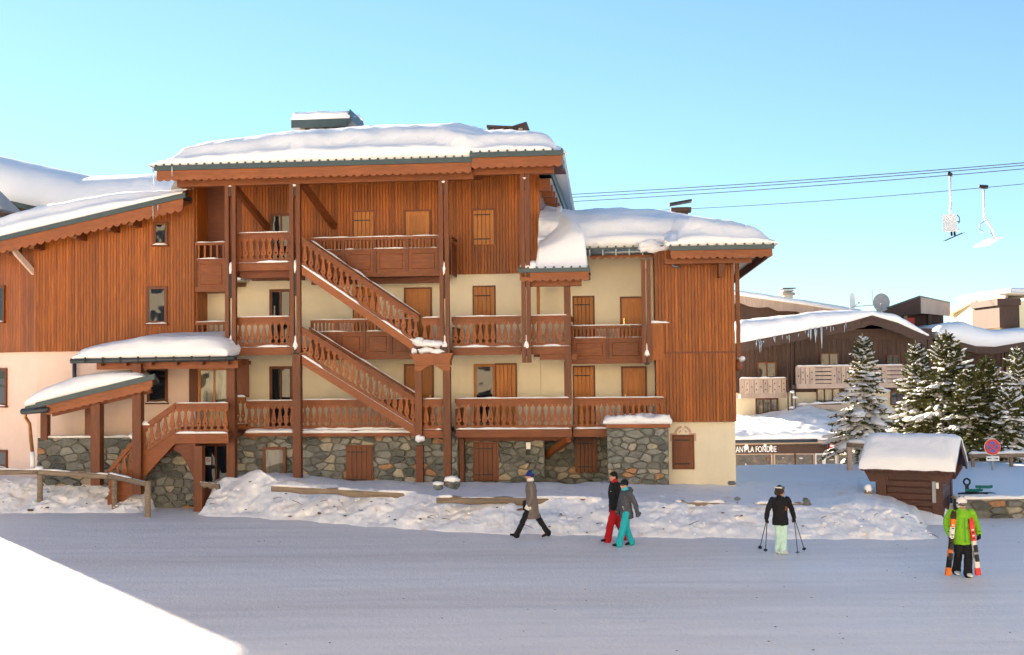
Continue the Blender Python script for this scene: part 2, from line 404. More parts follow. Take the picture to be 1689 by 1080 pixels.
def snow_strip(name, parent, p, q, w, h, seed=0, gaps=.0, n=None, mat='snow'):
    """a lumpy little ridge of snow lying along a rail from p to q"""
    p, q = V(p), V(q); ln = (q - p).length; n = n or max(4, int(ln / .12)); b = MB(); a = (q - p).normalized()
    side = a.cross(V((0, 0, 1))); side = side.normalized() if side.length > .01 else V((0, 1, 0)); pts = []; rad = []
    for i in range(n + 1):
        t = i / n; k = .75 + .6 * noise.noise((t * ln * 2.1 + seed * 3.1, seed, 0)) - gaps * (noise.noise((t * ln * .9, seed * 1.7, 4)) > 0.05)
        k = max(.12, k) * (min(1, min(t, 1 - t) * n / 1.2 + .25)); pts.append(p + (q - p) * t + V((0, 0, h * k * .4))); rad.append((w / 2 * min(1.1, k + .35), h * k * .62))
    vs = []; m = 8
    for i, pt in enumerate(pts):
        rx, rz = rad[i]
        for k in range(m): vs.append(pt + side * (rx * cos(2*pi*k/m)) + V((0, 0, 1)) * (rz * sin(2*pi*k/m)))
    fs = [(i*m+k, i*m+(k+1) % m, (i+1)*m+(k+1) % m, (i+1)*m+k) for i in range(n) for k in range(m)]
    fs += [tuple(range(m-1, -1, -1)), tuple(range(n*m, n*m+m))]
    return obj(name, b.add(vs, fs), M[mat], parent, smooth=True)
def lump(parent, c, r, seed=0, name='snow', mat='snow'):
    return obj(name, MB().ball((0, 0, 0), r, 12, 8, .5, seed), M[mat], parent, c, smooth=True)
def snow_cap(name, parent, u0, u1, d0, d1, base, thick, r=.55, nu=90, nv=46, seed=0, bulge=.10, mat='snow', rough=1.0, sides=(1, 1, 1, 1), layered=None):
    """snow lying on a roof: rounded, overhanging, layered edges. base(u,d), thick(u,d); sides: left,right,front,back get an edge"""
    def cl(t): return lerp(t, .5 - .5 * cos(pi * t), .82)
    vs = []
    uend = u1
    def top(a, b):
        d = lerp(d0, d1, cl(b)); u1 = uend(d) if callable(uend) else uend; u = lerp(u0, u1, cl(a)); wob = .16 * fbm(u * .5, d * .5, seed, 2)
        f = 1; nx = nd = 0; fi = 1
        for on, e, dx, dd in ((sides[0], u - u0, -1, 0), (sides[1], u1 - u, 1, 0), (sides[2], d - d0, 0, -1), (sides[3], d1 - d, 0, 1)):
            if not on: continue
            rr = r * (1 + wob + .35 * fbm((u + d) * 1.3, seed + 5, 0, 2))
            q = min(1, max(0, e) / rr); g = (1 - (1 - q) ** 2.6) ** (1 / 2.6)
            off = r * (.34 + .30 * rough * fbm((u + d) * .55, seed + 21, 0, 2)); q2 = min(1, max(0, e - off) / (rr * 1.25)); g2 = (1 - (1 - q2) ** 2.2) ** (1 / 2.2); q1 = min(1, max(0, e) / (rr * .42)); g1 = (1 - (1 - q1) ** 2.6) ** (1 / 2.6)
            f *= g if layered is None else layered * g1 + (1 - layered) * g2
            k = bulge * 4 * g * (1 - g) * (1 + rough * fbm(u * 1.1 + d * 1.1, g * 2.2, seed + 9, 3))
            nx += dx * k; nd += dd * k
        z = base(u, d) + thick(u, d) * f * (1 + .10 * rough * fbm(u * .45, d * .6, seed + 2, 3)) + .035 * rough * f * fbm(u * 1.4, d * 1.8, seed + 3, 3)
        if f < .85: z += .05 * rough * sin(f * 9 + 2.4 * fbm(u * .6, 0, seed, 2)) * f
        return (u + nx, d + nd, z)
    b = MB().grid(top, nu, nv); m = nu + 1
    b.f += [(i + 1, i, nv * m + i, nv * m + i + 1) for i in range(nu)]
    return obj(name, b, M[mat], parent, smooth=True)
def scallop(u0, u1, z, h, amp, pitch=.2, zfun=None):
    """outline of a barge board with a wavy lower edge"""
    n = max(2, round((u1 - u0) / pitch)); zf = zfun or (lambda u: 0); low = []
    for i in range(n):
        for k in range(4):
            u = u0 + (u1 - u0) * (i + k / 4) / n; low.append((u, z - h + amp * (1 - sin(pi * k / 4)) + zf(u)))
    low.append((u1, z - h + amp + zf(u1)))
    m = 8; return low + [(lerp(u1, u0, k / m), z + zf(lerp(u1, u0, k / m))) for k in range(m + 1)]
def closed_shutter(parent, R, d, mat='plank_y', name='shutter', boards=5, hinge=(.17, .86), brace=False, frame=True):
    u0, u1, z0, z1 = R; b = MB(); n = boards; w = (u1 - u0) / n
    s = obj(name, MB().box(u0, u1, d, d + .03, z0, z1), M['beam_z'], parent)
    me = MB(); c = .008
    for i in range(n): me.cbox(u0 + w*i + .004, u0 + w*(i+1) - .004, d - .028, d + .002, z0 + .01, z1 - .01, c)
    obj('boards', me, M[mat], s)
    if frame:
        f = MB(); k = .045
        for r in ((u0-k, u0, z0, z1), (u1, u1+k, z0, z1), (u0-k, u1+k, z1, z1+k)): f.box(r[0], r[1], d - .012, d + .04, r[2], r[3])
        obj('frame', f, M['beam_z'], s)
    for h in hinge:
        z = lerp(z0, z1, h); obj('hinge', MB().box(u0 + .02, lerp(u0, u1, .82), d - .042, d - .026, z - .02, z + .02), M['iron'], s)
    if brace: obj('brace', MB().beam((u0 + .06, d - .036, z0 + .15), (u1 - .06, d - .036, z1 - .15), .02, .07, (0, 1, 0)), M[mat], s)
    return s
def door(parent, R, d, mat='plank_y', handle='l', name='door'):
    u0, u1, z0, z1 = R; k = .06
    f = MB()
    for r in ((u0, u0+k, z0, z1), (u1-k, u1, z0, z1), (u0+k, u1-k, z1-k, z1)): f.box(r[0], r[1], d - .05, d + .05, r[2], r[3])
    s = obj(name, MB().box(u0 + k, u1 - k, d - .01, d + .04, z0, z1 - k), M[mat], parent)
    obj('frame', f, M['beam_z'], s)
    p = MB(); a = .13
    for r in ((u0+k, u0+k+a, z0, z1-k), (u1-k-a, u1-k, z0, z1-k), (u0+k+a, u1-k-a, z1-k-a, z1-k), (u0+k+a, u1-k-a, z0, z0+.2), (u0+k+a, u1-k-a, z0+.9, z0+1.02)):
        p.box(r[0], r[1], d - .03, d - .011, r[2], r[3])
    obj('panel_frame', p, M[mat], s)
    hx = u0 + k + .07 if handle == 'l' else u1 - k - .07
    obj('handle', MB().box(hx - .02, hx + .02, d - .045, d - .031, z0 + .93, z0 + 1.13).tube([(hx, d - .04, z0 + 1.05), (hx, d - .09, z0 + 1.05), (hx + (.12 if handle == 'l' else -.12), d - .09, z0 + 1.05)], .011, 6), M['brass'], s)
    return s
def window(parent, R, d, cols=1, mat='beam_z', glass='glass', sill=True, depth=.05, name='window', k=.06):
    u0, u1, z0, z1 = R; f = MB()
    f.box(u0, u0+k, d - depth, d + .03, z0, z1).box(u1-k, u1, d - depth, d + .03, z0, z1).box(u0+k, u1-k, d - depth, d + .03, z1-k, z1).box(u0+k, u1-k, d - depth, d + .03, z0, z0+k)
    s = obj(name, MB().box(u0 + k, u1 - k, d + .005, d + .03, z0 + k, z1 - k), M['iron'], parent)
    obj('frame', f, M[mat], s); w = (u1 - u0 - 2*k) / cols; e = .035
    for i in range(cols):
        a = u0 + k + w * i; c = a + w; g = MB()
        g.box(a, a+e, d - depth + .012, d + .004, z0+k, z1-k).box(c-e, c, d - depth + .012, d + .004, z0+k, z1-k).box(a+e, c-e, d - depth + .012, d + .004, z1-k-e, z1-k).box(a+e, c-e, d - depth + .012, d + .004, z0+k, z0+k+e)
        obj('sash', g, M[mat], s)
        obj('pane', MB().box(a + e, c - e, d - .02, d - .012, z0 + k + e, z1 - k - e), M[glass], s)
    if sill:
        obj('sill', MB().box(u0 - .04, u1 + .04, d - depth - .06, d + .02, z0 - .05, z0), M[mat], s)
        snow_strip('snow', s, (u0, d - depth - .02, z0 + .005), (u1, d - depth - .02, z0 + .005), .09, .06, int(u0 * 10))
    return s
# ================================================================== the big chalet
CH = thing('chalet', 'large four storey wood and stone chalet with snowy roof and zigzag outside stairs', 'chalet', ORG, -TH)
dW, dB, dS, dF = 0.0, -1.25, -2.4, -2.0
def zpx(px, py, d): return L(px, py, d)[1]
Z_LOW = zpx(600, 705, dB); Z_MID = zpx(600, 577, dB) ; Z_TOP = zpx(600, 452, dB)
Z_EAVE = zpx(600, 283, -3.0)
uL = U(322, -1.0, 420)                     # right end of the left wing's front
# ---------------- main walls
u_r = U(889, dW, 420)
uW0, uW1 = U(322, .2), u_r
wl = obj('wall', MB().box(uW0, u_r, dW, dW + 20, -.5, Z_MID + 2.45).box(uW0, u_r - .02, dW + .03, dW + 19.9, Z_MID + 2.45, Z_EAVE + .3), M['cream'], CH, label='cream rendered wall of the middle floors')
wt = obj('wall', MB().box(uW0 + .01, u_r + .03, dW - .004, dW + .028, zpx(820, 450, dW), Z_EAVE + .28), M['dark'], CH, label='boarded wall of the top floor')
zc = zpx(820, 450, dW) - .03
planks(wt, U(400, 0), u_r + .04, dW - .004, zc, Z_EAVE + .25)
for sx in ():
    pass
# side of the top floor seen past the corner
ws = obj('wall', MB().box(u_r + .031, u_r + .05, dW, dW + 19, zc, Z_EAVE + .2), M['plank'], CH, label='right hand gable side wall of the top floor')
# right wing recess wall (cream), front block
u890, u1082, u1215 = U(889, 0), U(1081, -1.6, 550), U(1213, -1.6, 600)
Z_RE = zpx(1190, 413, -2.6)
obj('wall', MB().box(u_r + .001, u1082 + .1, dW + .05, dW + 18, -.5, Z_RE + .5), M['cream'], CH, label='cream wall set back behind the right hand balconies')
zb = zpx(1150, 694, -1.6); dR = -1.6
obj('wall', MB().box(u1082, u1215, dR, dW + 19, zb, Z_RE + .35), M['dark'], CH, label='core of the boarded right hand block')
w2 = obj('wall', MB().box(u1082 + .005, u1215 - .005, dR - .03, dR - .002, zb + .01, Z_RE + .3), M['dark'], CH, label='tall boarded front of the right hand block')
zs = zpx(1150, 582, dR)
planks(w2, u1082, u1215, dR - .03, zs + .04, Z_RE + .3)
planks(w2, u1082, u1215, dR - .03, zb - .03, zs)
obj('flashing', MB().box(u1082 + .12, u1215 - .02, dR - .085, dR - .03, zs - .015, zs + .045), M['dark'], w2)
for k in (0, 1):
    uu = (u1082 + .02, u1215 - .02)[k]
ub0, ub1 = U(1104, dR + .1, 740), U(1213, dR + .1, 740)
obj('wall', MB().box(ub0 - .6, ub1, dR + .1, dW + 19, -.5, zb - .001), M['cream'], CH, label='pale rendered base under the boarded right hand block')
# painted ornament over the small shutter
R = R4(1111, 719, 1143, 774, dR + .1)
closed_shutter(CH, R, dR + .08, 'beam_z', 'shutter', 1, (.17, .88))
orn = MB(); oc = (R[0] + R[1]) / 2; zt = R[3] + .06; hw = (R[1] - R[0]) / 2; y0, y1 = dR + .092, dR + .106
def arcpoly(c, r0, r1, a0, a1, n=8):
    o = [(c[0] + r1*cos(radians(lerp(a0, a1, i/n))), c[1] + r1*sin(radians(lerp(a0, a1, i/n)))) for i in range(n+1)]
    return o + [(c[0] + r0*cos(radians(lerp(a1, a0, i/n))), c[1] + r0*sin(radians(lerp(a1, a0, i/n)))) for i in range(n+1)]
for sgn in (1, -1):
    a = [(hw*.62, zt + .03), (hw + .11, zt + .03), (hw + .11, zt - .22), (hw + .05, zt - .22), (hw + .05, zt - .04), (hw*.62, zt - .04)]
    orn.prism([(oc + sgn*x, z) for x, z in a], y0, y1)
    orn.prism(arcpoly((oc, zt + .0), .20, .28, 10 if sgn > 0 else 170, 80 if sgn > 0 else 100), y0, y1)
    orn.prism(arcpoly((oc, zt + .0), .11, .15, 20 if sgn > 0 else 160, 65 if sgn > 0 else 115), y0, y1)
orn.prism([(oc - .03, zt + .17), (oc + .03, zt + .17), (oc, zt + .12)], y0, y1)
obj('painted_ornament', orn, M['print'], CH)
# ---------------- left wing
dL = -1.0
uA, uFar = U(62, dL, 500), U(62, dL, 500) - 5.9
def rake(px): return interp([(0, 391), (62, 373), (302, 319)], px)
ra, rb = L(302, 326, dL - .9), L(20, 392, dL - .9); RK = (ra[1] - rb[1]) / (ra[0] - rb[0])
def zrk(u): return ra[1] + RK * (u - ra[0])
ANG = radians(24)
zwb = zpx(200, 577, dL)
def wing_wall(z0, z1f, mat, off, label):
    b = MB(); uu = [uFar, uA, uL]; dd = [dL + 5.9 * math.tan(ANG) - off, dL - off, dL - off]
    vs = []
    for u, d in zip(uu, dd): vs += [(u, d, z0), (u, d, z1f(u))]
    vs += [(uL, 8, z0), (uL, 8, z1f(uL)), (uFar, 8, z0), (uFar, 8, z1f(uFar))]
    b.add(vs, [(0, 2, 3, 1), (2, 4, 5, 3), (4, 6, 7, 5), (6, 8, 9, 7), (8, 0, 1, 9), (1, 3, 5, 7, 9), (8, 6, 4, 2, 0)])
    return obj('wall', b, M[mat], CH, label=label)
wing_wall(-.5, lambda u: zwb - .002, 'pink', 0, 'peach rendered base of the left wing')
ww = wing_wall(zwb, lambda u: zrk(u) - .02, 'dark', .06, 'boarded upper wall of the left wing under the raking roof')
planks(ww, uA, uL, dL - .06, zwb - .03, lambda u: zrk(u) - .03)
# angled end face boards
n = 48
for i in range(n):
    t = (i + .5) / n; u = lerp(uFar, uA, t); d = lerp(dL + 5.9 * math.tan(ANG), dL, t) - .06; wd = 5.9 / cos(ANG) / n
    k = (round(wd, 4), .028, 'e')
    if k not in PLK: PLK[k] = plank_mesh(wd - .006, .028); PLK[k].materials.append(M['plank'])
    o = obj('plank', PLK[k], None, ww, (u, d, zwb - .03)); o.scale = (1, 1, zrk(u) - zwb - .03); o.rotation_euler = (0, 0, -ANG)
# corner post of the tall part (wood up to the main roof)
uT = U(301, dL, 400)
wc = obj('wall', MB().box(uT, uL - .01, dL - .055, 8, zrk(uT) - .6, Z_EAVE + .2), M['dark'], CH, label='boarded tower strip between left wing and loggia')
planks(wc, uT, uL + .02, dL - .058, zrk(uT) - .5, Z_EAVE + .15)
planks(wc, uL - .02 - .001, uL + .02, dL - .03, zwb, Z_EAVE + .1)
obj('wall', MB().box(uL + .0, uL + .06, dL + .02, dW, zwb, Z_EAVE + .2), M['plank'], CH, label='dark boarded side of the loggia')
# ---------------- roofs
def hip(u, d, u0, u1, d0, z, s, cap): return z + min(cap, s * min(d - d0, u - u0, u1 - u + 1.5))
def eave(u0, u1, d, z, part, back, seam=.27, metal=.16, wood=.24, sc=.17, pitch=.25):
    """metal drip edge with standing seams, fascia board, scalloped board and boarded soffit along a level eave"""
    obj('metal_edge', MB().box(u0 - .05, u1 + .05, d - .06, d, z - metal, z), M['metal'], part)
    m = MB(); n = int((u1 - u0) / seam)
    for i in range(n + 1): u = lerp(u0, u1, i / n); m.box(u - .028, u + .028, d - .07, d + .5, z + .001, z + .055)
    obj('roof_seams', m, M['metal'], part, kind='stuff')
    zz = z - metal
    obj('fascia', MB().box(u0, u1, d + .02, d + .07, zz - wood, zz + .02), M['fascia'], part)
    obj('scalloped_board', MB().prism(scallop(u0, u1, zz - wood + .06, sc, .06, pitch), d - .006, d + .018), M['fascia'], part)
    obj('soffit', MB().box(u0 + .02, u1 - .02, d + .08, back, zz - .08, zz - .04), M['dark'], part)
dE = -3.0
e0, e1, e2 = U(258, dE, 270), U(777, dE, 265), U(927, dE, 255)
zE = zpx(600, 264, dE)
zE2 = zpx(850, 250.5, dE)
rf = obj('roof', MB().box(e0, e1 + .1, dE, 20.5, zE - .035, zE - .004).box(e1 + .1, e2, dE, -1.6, zE - .03, zE + .02).box(e1 + .1, e2 - .45, -1.6, 20.5, zE - .03, zE + .02), M['metal'], CH)
eave(e0, e1, dE, zE, rf, 0.0)
eave(e1 + .02, e2, dE - .08, zE2, rf, 0.0)
obj('eave_beam', MB().box(e0 + .5, e1, dS - .12, dS + .12, zE - .62, zE - .32), M['beam_x'], rf)
obj('eave_beam', MB().box(e1 + .01, e2 - .3, dS - .15, dS + .1, zE2 - .62, zE2 - .32), M['beam_x'], rf)
# right end of the roof: purlin ends under a level verge running back
obj('verge_board', MB().box(e2 - .06, e2, dE, -1.6, zE2 - .40, zE2 - .001).box(e2 - .51, e2 - .45, -1.6, 20, zE2 - .40, zE2 - .002), M['metal'], rf)
for i in range(8):
    d = -.4 + i * 1.45; obj('purlin', MB().box(u_r + .05, e2 - .55, d, d + .2, zE2 - .85, zE2 - .45), M['beam_x'], rf)
    obj('soffit_strip', MB().box(u_r + .05, e2 - .52, d + .22, d + 1.43, zE2 - .44, zE2 - .41), M['white'], rf)
for px in (391, 503):                    # slanting braces under the eave
    uu = U(px + 8, -1.2, 340); a = (uu, dS + .15, zE - .5); b = (uu + .55, dW - .06, zE - 1.75); obj('brace', MB().beam(a, b, .16, .2), M['beam_z'], rf)
SIL = [(0, .2), (.04, .5), (.12, .75), (.35, 1.0), (.5, 1.25), (.74, 1.2), (.8, .95), (.93, .8), (1, .55)]
def zb_main(u, d): return zE + min(1.15, .21 * max(0, min(d - dE, u - e0, (e2 - u) * 1.4)))
def th_main(u, d): return 1.0 * interp([(0, .52), (.1, .75), (.3, .95), (.5, 1.1), (.72, 1.05), (.79, .85), (1, .72)], (u - e0) / (e2 - e0))
snow_cap('roof_snow', rf, e0 - .12, lambda d: e2 + .0 - .46 * sst(-2.2, -1.2, d), dE - .02, 20.4, zb_main, th_main, .8, 260, 110, 3, .13, layered=.44)
def icicle(p, c, l, r=.02): obj('icicle', MB().tube([c, V(c) - V((0, 0, l * .5)), V(c) - V((0, 0, l))], [r, r * .6, .003], 6), M['ice'], p, smooth=True)
for px, l in ((251, .75), (256, .5), (285, .35)): u, z = L(px, 272, dE); icicle(rf, (u, dE + .1 if px < 260 else dE - .06, zE - .05), l, .035)
# chimneys on the roof
def chimney_house():
    a = L(484, 213, 3.2); b = L(575, 213, 3.2); z0 = zpx(530, 222, 3.2) - 1.2; zt = zpx(530, 199, 3.2)
    c = obj('chimney', MB().box(a[0] + .25, b[0] - .15, 3.2, 5.0, z0, zt - .35), M['concrete'], rf, label='wide chimney housing with snow covered metal roof')
    c.parent = CH
    obj('cap_edge', MB().box(a[0], b[0], 2.9, 5.3, zt - .3, zt), M['metal'], c)
    for i in range(5): uu = lerp(a[0] + .3, b[0] - .4, i / 4); obj('vent_post', MB().box(uu, uu + .16, 3.15, 3.2, z0, zt - .3), M['concrete'], c)
    obj('vent_gap', MB().box(a[0] + .5, b[0] - .4, 3.17, 3.198, zt - .9, zt - .45), M['iron'], c)
    u9 = L(583, 200, 3.2)[0]
    obj('cap_side', MB().prism([(b[0], zt - .3), (u9, zt - .1), (u9 - .08, zt + .36), (b[0], zt)], 2.95, 5.2), M['metal'], c)
    snow_cap('roof_snow', c, a[0], b[0] + .1, 2.9, 5.3, lambda u, d: zt + .13 * (d - 2.9), lambda u, d: .3, .3, 40, 16, 8, .03)
def chimney_slabs():
    a = L(803, 214, 3.5); b = L(867, 214, 3.5); z0 = a[1] - 1.1; zt = zpx(835, 208, 3.5)
    c = obj('chimney', MB().box(a[0] + .15, b[0] - .05, 3.6, 4.6, z0, zt - .38), M['concrete'], CH, label='chimney with stone slabs propped open as a cap')
    n = 4
    for i in range(n): uu = lerp(a[0] + .12, b[0] - .28, i / (n - 1)); [obj('post', MB().box(uu, uu + .15, y_, y_ + .15, zt - .4, zt - .07), M['concrete'], c) for y_ in (3.55, 4.4)]
    um = lerp(a[0], b[0], .64)
    obj('slab', MB().beam((a[0], 4.05, zt + .02), (um, 4.05, zt - .05), 1.2, .09), M['brown'], c)
    obj('slab', MB().beam((um, 4.05, zt - .06), (b[0] + .05, 4.05, zt + .1), 1.2, .09), M['brown'], c)
    obj('slab', MB().beam((a[0] + .3, 3.6, zt - .36), (um, 3.6, zt - .2), .1, .06), M['tan'], c)
chimney_house(); chimney_slabs()
# left wing roof (rakes down to the left)
dRk = dL - .9
uR0, uR1 = uA - 3.0, ra[0]
wr = obj('roof', MB().prism([(uR0, zrk(uR0)), (uR1, zrk(uR1)), (uR1, zrk(uR1) + .1), (uR0, zrk(uR0) + .1)], dRk + .03, 9), M['metal'], CH, label='raking roof of the left wing')
obj('metal_edge', MB().prism([(uR0, zrk(uR0) - .03), (uR1 + .1, zrk(uR1) - .0), (uR1 + .1, zrk(uR1) + .17), (uR0, zrk(uR0) + .13)], dRk - .06, dRk), M['metal'], wr)
zf = lambda u: zrk(u) - zrk(uR0)
obj('fascia', MB().prism([(uR0, zrk(uR0) - .30), (uR1, zrk(uR1) - .30), (uR1, zrk(uR1)), (uR0, zrk(uR0))], dRk + .001, dRk + .05), M['fascia'], wr)
obj('scalloped_board', MB().prism(scallop(uR0, uR1, zrk(uR0) - .24, .22, .09, .27, zf), dRk - .03, dRk - .002), M['fascia'], wr)
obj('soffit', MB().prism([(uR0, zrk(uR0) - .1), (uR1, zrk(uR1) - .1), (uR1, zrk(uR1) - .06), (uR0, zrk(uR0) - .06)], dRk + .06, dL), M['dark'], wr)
for px in (20, 60, 130, 185, 222): uu = U(px, dL - .5, 350); obj('purlin', MB().box(uu - .09, uu + .09, dRk + .06, dL, zrk(uu) - .5, zrk(uu) - .18), M['beam_z'], wr)
uu, zz = L(44, 430, dL - .5); obj('brace', MB().beam((uu - .45, dRk + .1, zz + .5), (uu + .02, dL + .1, zz - .45), .14, .16), M['tan'], wr)
snow_cap('roof_snow', wr, uR0, uR1 - .02, dRk, 5, lambda u, d: zrk(u) + .1 + .02 * (d - dRk), lambda u, d: interp([(0, .75), (.35, 1.0), (.7, .8), (1, .3)], (u - uR0) / (uR1 - uR0)), .8, 110, 50, 11, .06, rough=.5, layered=.5, sides=(1, 0, 1, 1))
for px, l in ((254, .5), (262, .25)): uu = U(px, dRk, 330); icicle(wr, (uu, dRk - .08, zrk(uu) - .05), l, .025)
# higher roof behind the left wing: only its snow shows
dQ = 6.0
q0 = L(-176, 205, dQ)[0]; q1 = L(318, 297, dQ)[0]
def zq(u):
    px = lerp(-176, 318, (u - q0) / (q1 - q0)); return zpx(px, interp([(-176, 204), (-60, 238), (0, 257), (80, 275), (165, 293), (215, 291), (262, 289), (300, 294)], px), dQ)
obj('wall', MB().prism([(q0, -.5), (uA + 2, -.5), (uA + 2, zq(uA + 2) - 2.2), (q0, zq(q0) - 1.4)], dQ - .5, dQ + 6), M['brown'], CH, label='rear wing wall mostly hidden behind the left wing, added to shape the road shadow')  # wall added under the rear roof; its left edge shapes the road's shadow
rr_ = obj('roof', MB().prism([(q0, zq(q0) - 2.4), (q1 - 1.5, zq(q1) - 2.4), (q1 - 1.5, zq(q1) - 2.0), (q0, zq(q0) - 2.0)], dQ - 1.4, dQ + 6), M['metal'], CH, label='higher rear roof of the left wing deep in snow')
snow_cap('roof_snow', rr_, q0, q1, dQ - 2.6, dQ + 5, lambda u, d: zq(u) - 1.2 - .28 * max(0, dQ - .5 - d), lambda u, d: 1.2, 1.2, 90, 40, 15, .0, rough=.12, sides=(1, 0, 1, 1))
cu, czz = L(-14, 335, 1.0)
ch = obj('chimney', MB().box(cu - .9, cu - .25, 1, 2, czz - 2.5, czz + .1), M['concrete'], CH, label='grey capped chimney at the left picture edge')
obj('cap', MB().add([(cu - 1.3, .8, czz - .1), (cu + .52, .8, czz - .25), (cu + .52, 2.2, czz - .25), (cu - 1.3, 2.2, czz - .1), (cu - 1.3, .8, czz), (cu + .48, .8, czz - .16), (cu - .05, 1.5, czz + .62), (cu + .48, 2.2, czz - .16), (cu - 1.3, 2.2, czz), (cu - 1.3, 1.5, czz + .62)],
    [(0, 3, 2, 1), (0, 1, 5, 4), (1, 2, 7, 5), (2, 3, 8, 7), (5, 7, 6), (4, 5, 6, 9), (6, 7, 8, 9), (3, 0, 4, 9, 8)]), M['grey'], ch)
# ---------------- right hand roof
dE3 = -2.7
r0, r1, r2 = U(968, -1.3, 410), U(1106, dE3, 410), U(1274, dE3, 404)
zE3 = zpx(1190, 404.5, dE3); zE4 = zpx(1030, 408, -1.3)
rr3 = obj('roof', MB().box(r1, r2, dE3, 19.5, zE3 - .04, zE3 - .004).box(u_r + .3, r1 - .004, -1.3, 19.5, zE4 - .04, zE4 - .003), M['metal'], CH, label='lower roof of the right hand block')
eave(r1, r2, dE3, zE3, rr3, dR, metal=.14, wood=.2, sc=.13)
obj('verge_board', MB().box(r2 - .05, r2, dE3 + .07, 19.5, zE3 - .34, zE3 - .041), M['fascia'], rr3)
obj('eave_beam', MB().box(u1082 + .3, r2 - .6, -2.35, -2.1, zE3 - .52, zE3 - .36), M['beam_x'], rr3)
eave(r0 + .1, r1 - .03, -1.3, zE4, rr3, 0.0, metal=.09, wood=.13, sc=.2)
uu, zz = L(1190, 425, -1.9); obj('bracket', MB().prism([(uu - .12, zz + .2), (uu + .1, zz + .2), (uu + .06, zz - .35), (uu - .06, zz - .62), (uu - .12, zz - .62)], -2.2, dR - .06), M['beam_z'], rr3)
gz_ = zpx(1030, 416, -1.5)
gp = [(r0 - .05, -1.5, gz_), (r1 + .05, -1.5, gz_ + .02)]
gut = obj('gutter', MB().tube(gp, .085, 10), M['zinc'], CH, smooth=True)
for i in range(7): uu = lerp(r0 + .1, r1, i / 6); obj('strap', MB().box(uu - .02, uu + .02, -1.60, -1.42, gz_ - .1, gz_ + .1), M['zinc'], gut)
obj('spout', MB().tube([(r1 + .0, -1.52, gz_ - .05), (r1 + .02, -1.6, gz_ - .3), (r1 + .15, -1.66, gz_ - .5), (r1 + .32, -1.68, gz_ - .52)], [.06, .055, .05, .045], 8), M['zinc'], gut, smooth=True)
def zb3(u, d): return max(zE4 if u < r1 else zE3, 0) + min(.95, .2 * max(0, min(d - (dE3 if u > r1 else -1.3), (r2 - u))))
def th3(u, d): return interp([(0, 1.15), (.18, .95), (.4, 1.05), (.6, .95), (.8, .72), (1, .55)], (u - u_r) / (r2 - u_r))
snow_cap('roof_snow', rr3, r1 - .05, r2 + .06, dE3 - .02, 19.4, zb3, th3, .8, 110, 80, 21, .12, sides=(1, 1, 1, 1), layered=.42)
snow_cap('roof_snow', rr3, u_r + .06, r2 + .0, -1.3, 19.4, lambda u, d: zE4 + min(.95, .2 * max(0, min(d + 1.3, r2 - u))), lambda u, d: th3(u, d), .75, 130, 90, 24, .10, sides=(0, 1, 1, 1), layered=.42)
uu, zz = L(1096, 412, -1.55)
for i, (a, b, s) in enumerate(((1072, 404, .28), (1083, 409, .3), (1094, 408, .24), (1062, 412, .16))): p = L(a, b, -1.55); lump(rr3, (p[0], -1.5, p[1]), (s * 1.3, s * .8, s * .62), i)
# vent cowl
a, b = L(1124, 341, 2.5); vc = obj('roof_vent', MB().box(a - .22, a + .22, 2.4, 2.8, b - 1.2, b - .02).box(a - .38, a + .34, 2.3, 2.9, b - .18, b - .04), M['brown'], CH)
obj('cap', MB().beam((a - .42, 2.6, b + .10), (a + .36, 2.6, b + .22), .6, .06), M['iron'], vc)
# small canopy roof with the snow slide above
dC = -2.5
c0, c1 = U(857, dC, 440), U(971, dC, 440); zC = zpx(915, 442, dC)
cr = obj('canopy_roof', MB().prism([(c0, zC - .06), (c1, zC - .06), (c1, zC - .01), (c0, zC - .01)], dC, .0), M['metal'], CH, label='small canopy roof with a snow slide and a snow guard rack')
eave(c0, c1, dC, zC, cr, 0, metal=.13, wood=.2, sc=.15)
obj('eave_beam', MB().box(c0 + .1, c1 - .25, -2.2, -2.0, zC - .55, zC - .36), M['beam_x'], cr)
pk = L(922, 342, 1.2); 
def slide():
    vs = []; nu, nv = 40, 44; um = pk[0]
    for j in range(nv + 1):
        t = j / nv
        for i in range(nu + 1):
            s = i / nu; d = lerp(dC - .03, 1.4, t); right = lerp(c1 - .02, um + .1, sst(.0, .75, t)); left = lerp(c0 + .5, u_r + .03, sst(0, .3, t)) if t < .3 else u_r + .03
            u = lerp(left, right, s); z0 = zC + .0
            hgt = lerp(.30, pk[1] - zC, t ** .40) * (1 + .06 * fbm(u * .9, d * .7, 2)) * (.62 + .38 * sst(0, .85, s))
            e = min(1, min(s, 1 - s) * nu / 3.0); k = (1 - (1 - e) ** 2.4) if t < .72 else 1
            e2 = min(1, t * nv / 4.0); k2 = 1 - (1 - e2) ** 2.4
            vs.append((u, d, z0 + hgt * (.25 + .75 * k if s < .5 else lerp(0.05, 1, k)) * k2))
    m = nu + 1; fs = [(j*m+i, j*m+i+1, (j+1)*m+i+1, (j+1)*m+i) for j in range(nv) for i in range(nu)]
    base = len(vs)
    vs += [(vs[i][0], vs[i][1], zC) for i in range(m)] + [(vs[j*m+nu][0], vs[j*m+nu][1], zC) for j in range(nv + 1)]
    for i in range(nu): fs.append((base + i, base + i + 1, i + 1, i))
    for j in range(nv): fs.append((base + m + j, base + m + j + 1, (j+1)*m+nu, j*m+nu))
    return MB().add(vs, fs)
obj('roof_snow', slide(), M['snow'], cr, smooth=True)
obj('roof_snow', MB().ball((c0 + .35, dC + .3, zC + .05), (.36, .3, .2), 14, 8, .4, 4), M['snow'], cr, smooth=True)
ga, gb = L(884, 424, dC + .5), L(908, 424, dC + .5)
g = MB()
